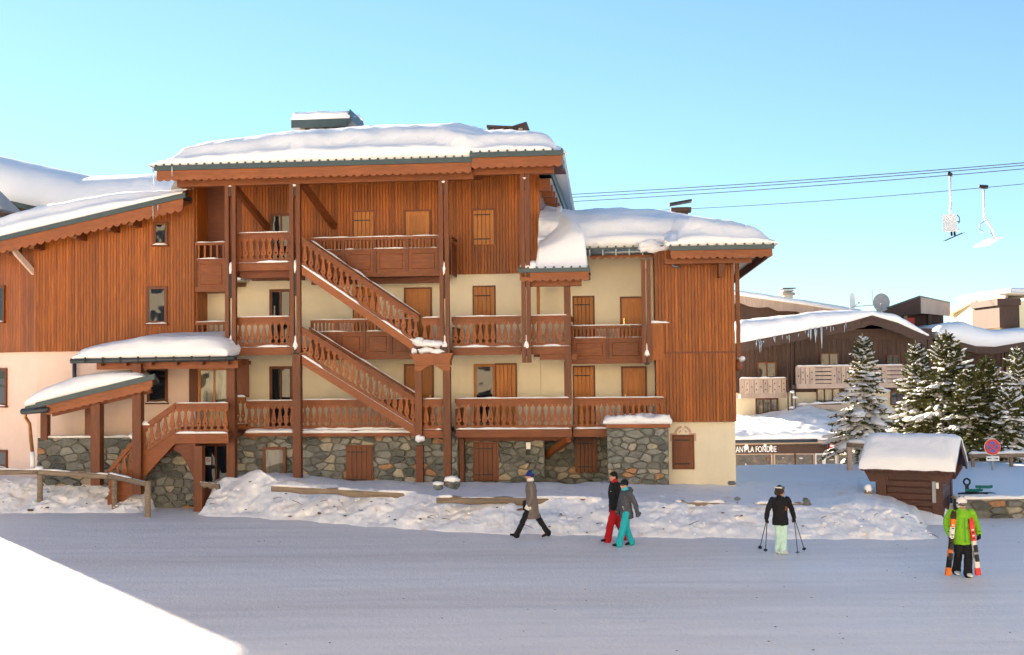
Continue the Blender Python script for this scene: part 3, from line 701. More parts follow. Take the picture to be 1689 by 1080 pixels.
for z in (0, .16): g.box(ga[0], gb[0], dC + .5, dC + .53, ga[1] - z - .02, ga[1] - z + .02)
for i in range(3): uu = lerp(ga[0] + .1, gb[0] - .02, i / 2); g.box(uu - .02, uu + .02, dC + .48, dC + .55, ga[1] - .45, ga[1] + .05)
obj('snow_guard', g, M['iron'], cr)
# ---------------- posts
def twin_post(px, py0, py1, d=dS, hw=9.3, w=.13, tops=True, name='post'):
    ua, z1 = L(px - hw, py0, d); uc, z0 = L(px + hw, py1, d)
    um = (ua + uc) / 2; g = (uc - ua) / 2 - w / 2; 
    p = obj(name, MB().box(um - g - w/2, um - g + w/2, d - .08, d + .08, z0, z1), M['beam_z'], CH)
    obj('twin', MB().box(um + g - w/2, um + g + w/2, d - .08, d + .08, z0, z1), M['beam_z'], p)
    return p, um, g, w
def spacer(p, um, d, z, h, snow=0, mat='brown', w=.13):
    obj('spacer', MB().box(um - w/2, um + w/2, d - .06, d + .10, z - h, z), M[mat], p)
    if snow: lump(p, (um, d, z + snow * .3), (w * .6, .1, snow), int(um * 10))
POSTS = []
for px, y0, y1, kn in ((381, 284, 580, 436), (487.5, 284, 582, 432), (733, 278, 582, 436), (867, 272, 598, None)):
    p, um, g, w = twin_post(px, y0, y1)
    z = zpx(px, y0 + 22, dS); spacer(p, um, dS, z, .36); lump(p, (um, dS - .03, z), (.07, .09, .04), px)
    if kn: z = zpx(px, kn + 10, dS); spacer(p, um, dS, z, .9, .22, 'iron', .1)
    z = zpx(px, 572, dS); spacer(p, um, dS, z, .3, .12, 'iron', .18); obj('snow', MB().lathe([(.1, 0), (.09, .08), (.04, .2), (.035, .34), (.01, .38)], (um, dS - .04, z), 8), M['snow'], p, smooth=True)
    POSTS.append(um)
p, um, g, w = twin_post(1066, 428, 598, -1.75, 9.0, .13)
spacer(p, um, -1.75, zpx(1066, 433, -1.75), .22, 0, 'tan'); z = zpx(1066, 586, -1.75); spacer(p, um, -1.75, z, .3, .1, 'iron', .16)
obj('snow', MB().lathe([(.1, 0), (.09, .08), (.04, .2), (.035, .34), (.01, .38)], (um, -1.79, z), 8), M['snow'], p, smooth=True)
def post(px, py0, py1, d=dS, wpx=14, mat='beam_z', depth=None, name='post'):
    ua, z1 = L(px - wpx/2, py0, d); uc, z0 = L(px + wpx/2, py1, d); w = (uc - ua)
    return obj(name, MB().box(ua, uc, d - w/2, d + w/2, z0, z1), M[mat], CH)
post(382.5, 588, 800); post(491, 584, 800); post(738, 605, 812)
post(936.5, 460, 660, -1.95, 13); post(936.5, 596, 660, -1.9, 12)
post(888, 466, 570, -.6, 6, 'plank_y'); post(160.5, 660, 800, -3.1, 15); post(228, 600, 815, -3.1, 14)
post(75, 676, 725, -2.0, 11); post(148, 668, 725, -1.9, 11)
post(1217, 420, 610, -.5, 10, 'fascia'); post(329, 735, 860, -3.0, 14)
post(871.5, 720, 765, -1.1, 8, 'iron'); post(693, 735, 800, -1.6, 12, 'dark')
a, b = L(872, 735, -1.15); wlmp = obj('wall_lamp', MB().box(a - .07, a + .07, -1.32, -1.2, b - .1, b + .12), M['white'], CH); obj('lamp_base', MB().box(a - .05, a + .05, -1.3, -1.2, b - .2, b - .105), M['iron'], wlmp)
a, b = L(1217, 602, -.5); obj('beam_end', MB().ball((a, -.55, b), (.14, .14, .2), 10, 8), M['fascia'], CH, smooth=True); lump(CH, (a + .1, -.6, b + .2), (.14, .12, .09), 3)
# ---------------- balconies
def balcony(pa, pb, d, zr, label, back=0.0, bal=True, H=1.0, pitch=.21, beam=.24, beamcol='beam_x', snow=True, floor=True, gaps=.5, ledge=True):
    ua, ub = U(pa, d, 600), U(pb, d, 600); zf = zr - H
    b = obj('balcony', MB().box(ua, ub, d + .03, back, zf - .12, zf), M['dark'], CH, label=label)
    obj('floor_beam', MB().box(ua, ub, d - .05, d + .028, zf - beam, zf - .005), M[beamcol], b)
    obj('top_rail', MB().box(ua - .01, ub + .01, d - .07, d + .05, zr - .05, zr).box(ua, ub, d - .035, d + .015, zr - .19, zr - .051), M['beam_x'], b)
    obj('bottom_rail', MB().box(ua, ub, d - .045, d + .025, zf + .02, zf + .13), M['beam_x'], b)
    if bal: balusters(b, ua, ub, d - .01, zf + .10, H - .27, pitch)
    if snow:
        snow_strip('snow', b, (ua + .02, d - .01, zr + .004), (ub - .02, d - .01, zr + .004), .11, .05, int(pa), 0)
        if ledge: snow_strip('snow', b, (ua + .02, d - .055, zf + .02), (ub - .02, d - .055, zf + .02), .09, .075, int(pb), gaps)
    return b, ua, ub, zf
def panel_balcony(pa, pb, d, zr, label, back=0.0, H=1.15, hs=.36, post_n=2, slat=.125, snow=True):
    ua, ub = U(pa, d, 600), U(pb, d, 600); zf = zr - H; zm = zr - hs
    b = obj('balcony', MB().box(ua, ub, d + .03, back, zf - .12, zf + .02), M['dark'], CH, label=label)
    obj('top_rail', MB().box(ua, ub, d - .06, d + .05, zr - .09, zr), M['beam_x'], b)
    obj('mid_rail', MB().box(ua, ub, d - .035, d + .025, zm - .12, zm - .04), M['beam_x'], b)
    obj('floor_beam', MB().box(ua, ub, d - .05, d + .028, zf - .13, zf + .03), M['beam_x'], b)
    n = max(2, round((ub - ua) / slat)); w = (ub - ua) / n
    k = ('slat', round(hs, 2))
    if k not in BAL: BAL[k] = MB().box(-.032, .032, -.014, .014, -.04, hs - .09).mesh('slat'); BAL[k].materials.append(M['rail'])
    for i in range(n): obj('slat', BAL[k], None, b, (ua + w * (i + .5), d, zm))
    for i in range(post_n + 1):
        u = lerp(ua, ub, i / post_n); obj('stile', MB().box(u - .05 if i else u, u + .05 if i < post_n else u, d - .045, d + .03, zf + .03, zr - .09), M['beam_z'], b)
    for i in range(post_n):
        u0 = lerp(ua, ub, i / post_n) + .05; u1 = lerp(ua, ub, (i + 1) / post_n) - .05
        obj('panel', MB().box(u0, u1, d - .004, d + .015, zf + .03, zm - .12).cbox(u0 + .1, u1 - .1, d - .022, d - .004, zf + .12, zm - .2, .02), M['beam_x'], b)
    if snow:
        snow_strip('snow', b, (ua, d, zr + .004), (ub, d, zr + .004), .11, .05, int(pa)); snow_strip('snow', b, (ua + .05, d - .035, zm - .03), (ub - .05, d - .035, zm - .03), .05, .04, int(pb), .6)
    return b, ua, ub, zf
zrF = {'up': zpx(435, 384, dS + .25), 'mid': zpx(435, 523, dS + .25), 'low': zpx(600, 660, dB - .1)}
dG = dS + .25
balcony(391, 481, dG, zrF['up'], 'upper front gallery balustrade between the twin posts', gaps=1.2)
balcony(391, 481, dG, zrF['mid'], 'middle front gallery balustrade between the twin posts', gaps=1.2)
balcony(406, 487, -1.6, zpx(445, 661, -1.6), 'lower balustrade in front of the dark window', gaps=-.2, beam=.1)
balcony(497, 690, -1.6, zpx(590, 659, -1.6), 'lower balustrade behind the stairs', gaps=-.2, beam=.1)
for pa, pb, z in ((404, 487, 711), (497, 690, 711)):
    ua, ub = U(pa, -1.7, 710), U(pb, -1.7, 710); zz = zpx((pa + pb) / 2, z + 3, -1.7)
    lg = obj('snowy_ledge', MB().box(ua, ub, -1.85, -1.5, zz - .1, zz), M['beam_x'], CH); snow_strip('snow', lg, (ua, -1.72, zz + .01), (ub, -1.72, zz + .01), .3, .14, pa)
zrm = zpx(800, 522, dF); zrl = zpx(850, 657, dF)
b1 = balcony(747, 860, dF, zrm, 'middle balcony balustrade right of the stairs'); b2 = balcony(875, 941, dF, zrm, 'middle balcony balustrade under the canopy')
b3 = balcony(751, 942, dF, zrl, 'long lower balcony over the stone recess', gaps=.2)
b4 = balcony(944, 1096, dF + .3, zpx(1020, 656, dF + .3), 'lower balcony balustrade next to the boarded block', pitch=.186, gaps=.4)
balcony(696, 729, dS + .1, zpx(712, 524, dS + .1), 'short landing balustrade at the head of the stairs', gaps=.8, snow=True)
balcony(697, 730, dS + .1, zpx(712, 658, dS + .1), 'short landing balustrade at the foot of the stairs', gaps=.8)
# returns of balconies towards the wall
for (b, ua, ub, zf), e, zr in ((b1, 'a', zrm), (b2, 'b', zrm), (b3, 'a', zrl)):
    u = ua if e == 'a' else ub
    obj('side_rail', MB().box(u - .03, u + .03, dF, 0, zr - .14, zr - .001).box(u - .02, u + .02, dF + .03, 0, zf + .05, zr - .32), M['beam_x'], b)
pb1 = panel_balcony(515, 726, dB, zpx(620, 391, dB), 'upper set back balcony with slats and panels', post_n=4, H=1.2)
panel_balcony(513, 690, dB, zpx(600, 527, dB), 'middle set back balcony with slats and panels', post_n=4, H=1.2)
(bb, ua, ub, zf) = pb1
zr = zpx(620, 391, dB)
ue = U(745, dB, 390); obj('side_rail', MB().box(ub, ue, dB - .06, dB + .05, zr - .09, zr - .002).box(ue - .05, ue, dB + .051, 0, zr - .09, zr - .003).box(ue - .04, ue - .015, dB + .04, 0, zf - .1, zr - .2), M['beam_z'], bb)
panel_balcony(943, 1062, -.9, zpx(1000, 537, -.9), 'recessed middle balcony with pale slats showing through', post_n=2, H=1.12)
ua, zz = L(1076, 534, -1.55); ub = U(1091, -1.55, 534); zq2 = zpx(1080, 594, -1.55)
obj('side_panel', MB().box(ua - .1, ub + .05, -1.72, -1.64, zq2, zz), M['plank'], CH)
snow_strip('snow', CH, (ua - .2, -1.66, zz + .02), (ub + .25, -1.66, zz + .02), .18, .11, 3)
panel_balcony(323, 374, dL, zpx(345, 400, dL), 'small loggia balustrade of the top floor', post_n=1, H=1.55, hs=.52, slat=.2, back=.6)
panel_balcony(321, 374, dL, zpx(345, 531, dL), 'small loggia balustrade of the middle floor', post_n=1, H=1.2, hs=.52, slat=.2, back=.6)
obj('ceiling', MB().box(uL + .05, U(412, 0), dL + .05, .6, zpx(360, 462, dL), zpx(360, 458, dL)), M['white'], CH)
# joists under the upper gallery
for i in range(3):
    z = zrF['up'] - 1.25; obj('joist', MB().box(U(391, dG), U(481, dG), dG + .3 + i * .6, dG + .45 + i * .6, z - .2, z + .1), M['dark'], CH)
for pa, pb, d, z in ((515, 740, -.6, zpx(620, 463, -.6)), (747, 942, -1.2, zrl - 1.30), (880, 950, -1.6, zrm - 1.22)):
    obj('joist', MB().box(U(pa, d), U(pb, d), d - .1, d + .1, z - .1, z + .1), M['dark'], CH)
obj('beam', MB().box(U(890, -1.9), U(951, -1.9), -2.0, -1.8, zrm - 1.42, zrm - 1.245), M['beam_x'], CH)
# ---------------- outside stairs
def flight(pa, pya, pb, pyb, d, label, hb=.98, to_wall=.85):
    (u0, z0), (u1, z1) = L(pa, pya, d), L(pb, pyb, d); sl = (z1 - z0) / (u1 - u0)
    f = obj('stair_flight', MB().prism([(u0, z0 - hb - .26), (u1, z1 - hb - .26), (u1, z1 - hb + .02), (u0, z0 - hb + .02)], d - .04, d + .03), M['fascia'], CH, label=label)
    obj('inner_stringer', MB().prism([(u0, z0 - hb - .26), (u1, z1 - hb - .26), (u1, z1 - hb + .02), (u0, z0 - hb + .02)], d + to_wall, d + to_wall + .06), M['beam_x'], f)
    obj('handrail', MB().prism([(u0, z0 - .06), (u1, z1 - .06), (u1, z1), (u0, z0)], d - .07, d + .05).prism([(u0, z0 - .2), (u1, z1 - .2), (u1, z1 - .061), (u0, z0 - .061)], d - .035, d + .015), M['beam_x'], f)
    obj('inner_handrail', MB().prism([(u0, z0 - .09), (u1, z1 - .09), (u1, z1), (u0, z0)], d + to_wall - .02, d + to_wall + .07), M['beam_x'], f)
    obj('bottom_rail', MB().prism([(u0, z0 - hb + .05), (u1, z1 - hb + .05), (u1, z1 - hb + .16), (u0, z0 - hb + .16)], d - .045, d + .025), M['beam_x'], f)
    balusters(f, u0, u1, d - .01, 0, hb - .26, .2)
    n = max(1, round((u1 - u0) / .2)); p = (u1 - u0) / n; k = 0
    for ch in f.children:
        if ch.name.startswith('baluster'): ch.location.z = z0 + sl * (ch.location.x - u0) - hb + .09
    ns = int(abs(z1 - z0) / .18)
    for i in range(ns):
        t = (i + .5) / ns; u = lerp(u0, u1, t); z = lerp(z0, z1, t) - hb - .1; obj('tread', MB().box(u - .17, u + .17, d + .04, d + to_wall, z, z + .05), M['dark'], f)
    snow_strip('snow', f, (u0, d - .05, z0 - hb + .03), (u1, d - .05, z1 - hb + .03), .09, .09, int(pya), 1.1)
    snow_strip('snow', f, (lerp(u0, u1, .02), d + to_wall, lerp(z0, z1, .02) + .01), (lerp(u0, u1, .97), d + to_wall, lerp(z0, z1, .97) + .01), .12, .07, int(pya) + 3, .3)
    return f
flight(498, 390, 691, 521, dS, 'upper flight of the zigzag stairs')
flight(498, 538, 686, 655, dS, 'lower flight of the zigzag stairs')
# stair portal: arched head board on two legs
(ax0, azt) = L(681, 586, dS - .12); ax1 = L(746, 586, dS - .12)[0]; azb = zpx(713, 637, dS - .12); q = [L(x, y, dS - .12) for x, y in ((676, 584), (747, 582), (742, 595), (742, 602), (684, 602), (684, 595))]
bx0, bx1 = L(684, 600, dS - .12)[0], L(742, 600, dS - .12)[0]
ox0, ox1, oz = L(695, 605, dS - .12)[0], L(730, 605, dS - .12)[0], zpx(713, 606, dS - .12)
sp = obj('stair_portal', MB().prism(q, dS - .16, dS + .3), M['fascia'], CH, label='arched wooden portal at the foot of the stairs')
zl = zpx(690, 722, dS - .12); z6 = q[3][1]; zsp = zpx(713, 604, dS - .12) - .04
arch = [(bx0, z6 - .002), (bx0, zsp - .1), (ox0, zsp - .1)] + [(lerp(ox0, ox1, i / 10), zsp - .1 + .17 * sin(pi * i / 10)) for i in range(1, 10)] + [(ox1, zsp - .1), (bx1, zsp - .1), (bx1, z6 - .002)]
obj('arch_board', MB().prism(arch, dS - .13, dS - .02), M['fascia'], sp)
obj('leg', MB().box(bx0, ox0, dS - .12, dS + .08, zl, zsp - .102), M['beam_z'], sp)
lump(sp, (bx0 + .15, dS - .12, zl - .02), (.16, .12, .12), 5)
for i, (x, y, rx, rz) in enumerate(((690, 563, .2, .13), (704, 566, .34, .11), (719, 567, .26, .12), (700, 578, .3, .1), (720, 580, .26, .09), (683, 579, .1, .12))):
    a, b = L(x, y, dS - .1); lump(sp, (a, dS - .02, b), (rx, .2, rz), i)
a, b = L(706, 574, dS); obj('block', MB().box(a - .28, a + .22, dS - .02, dS + .2, b - .04, b + .04), M['beam_x'], sp)
for px in (688, 733): a, b = L(px, 578, dS); obj('block', MB().box(a - .12, a + .12, dS - .1, dS + .1, b - .12, b + .13), M['brown'], sp)
# ---------------- windows, doors, shutters
d0 = dW - .035
for r, kw in (((584, 349, 617, 452), {}), ((781, 346, 815, 404), {})): closed_shutter(CH, R4(*r, d0), d0, **kw)
door(CH, R4(667, 346, 711, 452, d0), d0)
window(CH, R4(446, 352, 482, 452, d0), d0, 2)
for r in ((584, 475, 620, 578), (782, 473, 816, 578)): closed_shutter(CH, R4(*r, dW), dW - .005)
door(CH, R4(667, 474, 713, 578, dW), dW - .005)
window(CH, R4(445, 477, 482, 578, dW), dW, 2)
window(CH, R4(445, 604, 483, 705, dW), dW, 2)
door(CH, R4(667, 600, 716, 706, dW), dW - .005, handle='r')
window(CH, R4(782, 600, 817, 705, dW), dW, 1, 'plank_y'); closed_shutter(CH, R4(819, 601, 851, 705, dW), dW - .06, brace=True, hinge=())
dk = dW + .045
closed_shutter(CH, R4(947, 490, 979, 580, dk), dk); door(CH, R4(1023, 489, 1064, 580, dk), dk)
closed_shutter(CH, R4(947, 605, 980, 706, dk), dk); door(CH, R4(1025, 604, 1067, 706, dk), dk)
# left wing windows
dl = dL - .095
window(CH, R4(253, 366, 277, 404, dl), dl, 1, 'beam_z'); window(CH, R4(242, 472, 276, 534, dl), dl, 1)
window(CH, R4(243, 606, 277, 664, dL), dL, 1, 'beam_z')
w3 = window(CH, R4(327, 606, 381, 668, dL), dL, 2, 'plank_y', 'glassc'); obj('open_shutter', MB().box(*R4(313, 606, 326, 668, dL)[:2], dL - .06, dL - .01, *R4(313, 606, 326, 668, dL)[2:]), M['beam_z'], w3)
lk = [(-60, 607, 6, 670), (-40, 743, 7, 772), (-50, 470, 4, 530)]
for px0, py0, px1, py1 in lk:
    u1 = L(px1, py0, dL + .35)[0]; zt = zpx(px1, py0, dL + .35); zb_ = zpx(px1, py1, dL + .35)
    dd = dL + (uA - u1) * math.tan(ANG)
    o = window(CH, (-.45, .45, 0, zt - zb_), 0, 1); o.location = (u1 - .43, dd - .02 + .43 * math.tan(ANG) - (.08 if py0 == 470 else 0), zb_); o.rotation_euler = (0, 0, -ANG)
# loggia back: tall glazed doors
for py0, py1, z in ((352, 455, 0), (474, 580, 1)):
    r = R4(336, py0, 406, py1, .1); obj('loggia_wall', MB().box(uL + .05, r[1] + .06, .15, .25, r[2] - .1, r[3] + 1.2), M['plank'] if z == 0 else M['beam_z'], CH)
    window(CH, r, .12, 3, 'plank_y', 'glass', False, k=.09)
    obj('lintel', MB().box(uL + .06, r[1] + .05, .0, .11, r[3], r[3] + .16), M['plank_y'], CH)
obj('side_board', MB().box(*R4(391, 592, 411, 655, -1.5)[:2], -1.55, -1.5, *R4(391, 592, 411, 655, -1.5)[2:]), M['beam_z'], CH)
ua, ub = U(388, -1.7, 680), U(405, -1.7, 680); zz = zpx(396, 655, -1.7)
so_ = obj('balcony', MB().box(ua, ub, -1.68, -1.2, zz - 1.05, zz - .9), M['beam_x'], CH, label='narrow end of the lower balustrade beside the landing post'); balusters(so_, ua, ub, -1.7, zz - .85, .73); obj('top_rail', MB().box(ua, ub, -1.76, -1.64, zz - .12, zz), M['beam_x'], so_); snow_strip('snow', so_, (ua, -1.7, zz + .01), (ub, -1.7, zz + .01), .14, .09, 8)
# ---------------- stone base
def stone_base(pa, pya, pb, pyb, d, label, seed, w=.40, h=.21, thick=.25, z0=None):
    u0, z1 = L(pa, pya, d); u1 = U(pb, d, pyb); z0 = zpx((pa + pb) / 2, pyb, d) if z0 is None else z0
    b = obj('stone_wall', MB().box(u0, u1, d, d + thick, z0, z1), M['mortar'], CH, label=label)
    stones(b, [(u0, z0), (u1, z0), (u1, z1), (u0, z1)], d, w, h, seed); return b
stone_base(388, 714, 757, 832, -1.45, 'grey rubble base under the lower terrace', 1)
stone_base(757, 722, 899, 832, -1.1, 'shaded rubble wall under the long balcony', 2)
stone_base(898, 712, 1004, 825, -.2, 'deep shaded rubble wall of the passage', 3)
sb = stone_base(1001, 706, 1104, 806, -2.15, 'rubble pier beside the pale rendered base', 4)
u0, z1 = L(1001, 706, -2.15); u1 = U(1104, -2.15, 706)
obj('side_face', MB().box(u0 + .01, u0 + .2, -1.9, -.1, -.3, z1 - .01), M['mortar'], sb)
cp = obj('coping', MB().box(u0 - .04, u1 + .03, -2.25, -.6, z1 + .01, z1 + .13), M['fascia'], CH)
snow_cap('snow', cp, u0 - .06, u1 + .05, -2.3, -.7, lambda u, d: z1 + .13, lambda u, d: .26 + .09 * fbm(u * 2.2, d * 2, 3), .22, 50, 30, 31, .05)
stone_base(62, 722, 218, 812, -2.0, 'low rubble wall of the entrance porch', 5, .5, .28)
u0, z1 = L(62, 722, -2.0); u1 = U(218, -2.0, 722)
snow_strip('snow', CH, (u0, -1.95, z1), (u1, -1.95, z1), .22, .10, 4)
d5 = -2.1
stone_base(236, 742, 326, 850, d5, 'rubble wall under the entrance stairs', 6, .44, .24, z0=-.1)
# arrow of quoin corner
obj('corner_board', MB().box(U(756, -1.5), U(763, -1.5), -1.55, -1.08, -.1, zrl - 1.3), M['beam_z'], CH)
dst = -1.45 - .12
wd = window(CH, R4(434, 737, 472, 800, dst), dst, 1, 'beam_z', 'glassc')
closed_shutter(CH, R4(573, 736, 613, 802, dst), dst, 'beam_z'); closed_shutter(CH, R4(783, 731, 820, 793, -1.23), -1.23, 'beam_z')
closed_shutter(CH, R4(951, 723, 983, 779, -.34), -.34, 'beam_z')
(a, b), (c, e) = L(938, 724, -1.75), L(900, 752, -.6); obj('brace', MB().beam((c, -.5, e), (a, -1.9, b), .16, .2), M['fascia'], CH)
# entrance doors below the landing
r = R4(322, 728, 392, 812, -1.4)
ent = window(CH, r, -1.42, 2, 'beam_z', 'glass', False, k=.12); obj('wall_panel', MB().box(r[0] - .5, r[1] + .3, -1.38, -1.3, -.2, r[3] + .5), M['dark'], ent)
a, b = L(343.5, 760, -1.5); nt_ = obj('door_notice', MB().box(a - .1, a + .1, -1.50, -1.492, b - .13, b + .13), M['white'], CH)
rg = []
ringm = MB().prism(arcpoly((a, b + .03), .045, .06, 0, 359, 18), -1.508, -1.501); obj('red_ring', ringm, M['red'], nt_); obj('red_bar', MB().beam((a - .035, -1.505, b + .065), (a + .035, -1.505, b - .005), .012, .012, (0, 1, 0)), M['red'], nt_)
# ---------------- entrance stairs and landing
dN = -3.0
ldg = balcony(290, 377, dN, zpx(335, 665, dN), 'entrance landing balustrade', back=-1.0, H=.98, gaps=-.1, beam=.3)
(u0, z0), (u1, z1) = L(233, 704, dN), L(290, 664, dN); sl = (z1 - z0) / (u1 - u0)
fs = obj('stair_flight', MB().prism([(u0, z0 - 1.75), (lerp(u0, u1, .5), lerp(z0, z1, .5) - 1.5), (u1, z1 - 1.3), (u1, z1 - .85), (u0, z0 - .85)], dN - .04, dN + .04), M['beam_x'], CH, label='upper entrance stair flight between porch post and landing')
for nm, a, b in (('handrail', 0, .2), ('bottom_rail', .82, .94)): obj(nm, MB().prism([(u0, z0 - b), (u1, z1 - b), (u1, z1 - a), (u0, z0 - a)], dN - .06, dN + .03 if nm == 'handrail' else dN - .041), M['beam_x'], fs)
balusters(fs, u0, u1, dN - .01, 0, .72, .21)
for ch in fs.children:
    if ch.name.startswith('baluster'): ch.location.z = z0 + sl * (ch.location.x - u0) - .87
lump(fs, (u0 + .12, dN, z0 + .1), (.24, .1, .08), 3)
(u2, z2), (u3, z3) = L(178, 776, dN), L(222, 722, dN); sl = (z3 - z2) / (u3 - u2)
fs2 = obj('stair_flight', MB().prism([(u2, z2 - 1.4), (u3, z3 - 1.75), (u3, z3 - .85), (u2, z2 - .85)], dN - .04, dN + .04), M['beam_x'], CH, label='lowest entrance stair flight running into the snow')
for nm, a, b in (('handrail', 0, .2), ('bottom_rail', .82, .94)): obj(nm, MB().prism([(u2, z2 - b), (u3, z3 - b), (u3, z3 - a), (u2, z2 - a)], dN - .06, dN + .03 if nm == 'handrail' else dN - .041), M['beam_x'], fs2)
balusters(fs2, u2, u3, dN - .01, 0, .72, .21)
for ch in fs2.children:
    if ch.name.startswith('baluster'): ch.location.z = z2 + sl * (ch.location.x - u2) - .87
lump(fs2, (u3 - .03, dN - .02, z3 + .05), (.16, .13, .1), 9)
arcb = [L(x, y, dN + .08) for x, y in ((292, 712), (322, 712), (322, 745), (329, 792), (320, 792), (308, 764), (297, 748), (286, 742))]
obj('arched_brace', MB().prism(arcb, dN + .1, dN + .5), M['dark'], CH)
arcb = [L(x, y, dN + .6) for x, y in ((236, 790), (252, 770), (270, 752), (296, 738), (296, 720), (236, 760))]
obj('inner_stringer', MB().prism(arcb, dN + .6, dN + .66), M['dark'], CH)
for i in range(12):
    t = (i + .5) / 12; u = lerp(u2, u1, t); z = lerp(z2, z1, t) - .98; obj('tread', MB().box(u - .2, u + .2, dN + .05, dN + 1.0, z - .03, z + .03), M['dark'], CH)
# ---------------- entrance canopy (flat snow roof) and porch roof
dK = -3.3
k0, k1 = U(119, dK, 595), U(388, dK, 595); zk = zpx(255, 590, dK)
en = obj('canopy_roof', MB().box(k0 + .1, k1 - .75, dK, -.95, zk - .1, zk - .02), M['dark'], CH, label='long entrance canopy carrying a smooth pillow of snow')
obj('gutter', MB().tube([(k0, dK - .08, zk - .07), (k1, dK - .08, zk - .05)], .085, 10), M['dzinc'], en, smooth=True)
for i in range(9): uu = lerp(k0 + .5, k1 - .2, i / 8); obj('strap', MB().box(uu - .018, uu + .018, dK - .175, dK + .02, zk - .13, zk + .04), M['iron'], en)
obj('eave_beam', MB().box(k0 + .7, k1, dK + .25, dK + .45, zk - .36, zk - .12), M['beam_x'], en)
for i in range(6): uu = lerp(k0 + .9, k1 - .3, i / 5); obj('rafter', MB().box(uu - .06, uu + .06, dK + .02, -1, zk - .24, zk - .11), M['dark'], en)
snow_cap('roof_snow', en, k0 + .12, k1 - .25, dK - .1, -.95, lambda u, d: zk - .01 + .1 * (d - dK), lambda u, d: interp([(0, .3), (.2, .48), (.4, .66), (.8, .68), (1, .55)], (u - k0) / (k1 - k0)), .62, 120, 40, 41, .07, rough=.55, sides=(1, 1, 1, 0))
a = U(124, -1.15, 610); obj('downpipe', MB().tube([(a, -1.2, zk - .02), (a, -1.2, zk - 1.4)], .07, 10), M['dzinc'], en, smooth=True)
dP = -3.4
(p0, q0_), (p1, q1_) = L(40, 676, dP), L(256, 624, dP); sP = (q1_ - q0_) / (p1 - p0); zP = lambda u: q0_ + sP * (u - p0)
pr_ = obj('porch_roof', MB().add([(p0, dP + .03, zP(p0)), (p1, dP + .03, zP(p1)), (p1 - .85, -1.0, zP(p1 - .85)), (p0, -1.0, zP(p0)), (p0, dP + .03, zP(p0) + .1), (p1, dP + .03, zP(p1) + .1), (p1 - .85, -1.0, zP(p1 - .85) + .1), (p0, -1.0, zP(p0) + .1)], [(3, 2, 1, 0), (4, 5, 6, 7), (0, 1, 5, 4), (1, 2, 6, 5), (2, 3, 7, 6), (3, 0, 4, 7)]), M['metal'], CH, label='small raking porch roof with snow and copper downpipe')
obj('metal_edge', MB().prism([(p0 + .4, zP(p0 + .4) - .02), (p1, zP(p1) - .03), (p1, zP(p1) + .15), (p0 + .4, zP(p0 + .4) + .14)], dP - .05, dP), M['metal'], pr_)
pz = p0 + .75
obj('fascia', MB().prism([(pz, zP(pz) - .24), (p1 - .1, zP(p1 - .1) - .24), (p1 - .1, zP(p1 - .1)), (pz, zP(pz))], dP + .001, dP + .05), M['fascia'], pr_)
obj('scalloped_board', MB().prism(scallop(pz, p1 - .15, zP(pz) - .2, .15, .05, .25, lambda u: zP(u) - zP(pz)), dP - .02, dP - .001), M['fascia'], pr_)
obj('rafter', MB().beam((pz, dP + .4, zP(pz) - .3), (p1 - .3, dP + .4, zP(p1 - .3) - .3), .14, .2), M['beam_x'], pr_)
obj('gutter', MB().tube([(p0 - .02, dP - .05, q0_ - .05), (p0 - .05, -1.3, q0_ + .0)], .1, 10).tube([(p0, dP - .04, q0_ - .06), (p0 + .85, dP - .05, q0_ - .0)], .09, 10), M['dzinc'], pr_, smooth=True)
snow_cap('roof_snow', pr_, p0 + .05, lambda d: p1 - .35 - .33 * (d - dP), dP, -1.0, lambda u, d: zP(u) + .1, lambda u, d: interp([(0, .4), (.3, .62), (.6, .55), (1, .14)], (u - p0) / (p1 - p0)), .55, 90, 40, 47, .06, rough=.5, sides=(1, 1, 1, 0))
a, b = L(42, 676, dP + .1); pts = [(a, b), L(43, 688, dP + .3), L(51, 698, dP + .5), L(52, 745, dP + .5)]
obj('downpipe', MB().tube([(p[0], dP + .1 + .15 * i, p[1]) for i, p in enumerate(pts)], .06, 10), M['copper'], pr_, smooth=True)
obj('pipe_foot', MB().tube([(pts[3][0], dP + .55, pts[3][1]), (pts[3][0] + .02, dP + .55, pts[3][1] - .7)], .075, 10), M['white'], pr_, smooth=True)
# ================================================================== ground, road, snow banks
def gz(x, y): return -.03 - 3.6 * sst(50, 63, y)
xs = [-600, -300, -150, -80, -50] + [-40 + 2 * i for i in range(61)] + [95, 120, 160, 250, 400, 700]
ys = [-300, -120, -60, -30, 0, 20, 32] + [34 + 1.5 * i for i in range(40)] + [100, 120, 160, 250, 450, 900, 1800]
g = MB(); g.add([(x, y, gz(x, y)) for y in ys for x in xs], [(j*len(xs)+i, j*len(xs)+i+1, (j+1)*len(xs)+i+1, (j+1)*len(xs)+i) for j in range(len(ys)-1) for i in range(len(xs)-1)])
obj('ground', g, M['field'], None, kind='structure', smooth=True)
rd = MB().grid(lambda a, b: (lerp(-34, 34, a), lerp(5, 40, b), .012 * fbm(lerp(-34, 34, a) * .25, lerp(5, 40, b) * .6, 3) + .009 * fbm(lerp(-34, 34, a) * .22 + 3, lerp(5, 40, b) * 2.2, 6, 3) + .006 * fbm(lerp(-34, 34, a) * 2.5, lerp(5, 40, b) * 2.5, 1, 2) - .004), 340, 300)
obj('road', rd, M['road'], None, kind='structure', smooth=True)
TOE = [(-120, 843), (0, 845), (240, 845), (320, 847), (345, 849), (400, 852), (500, 858), (600, 866), (700, 872), (800, 878), (900, 881), (1000, 883), (1200, 886), (1400, 889), (1560, 888), (1640, 880)]
CRL = [(-120, 792), (0, 793), (60, 797), (120, 792), (200, 796), (225, 806), (238, 822)]
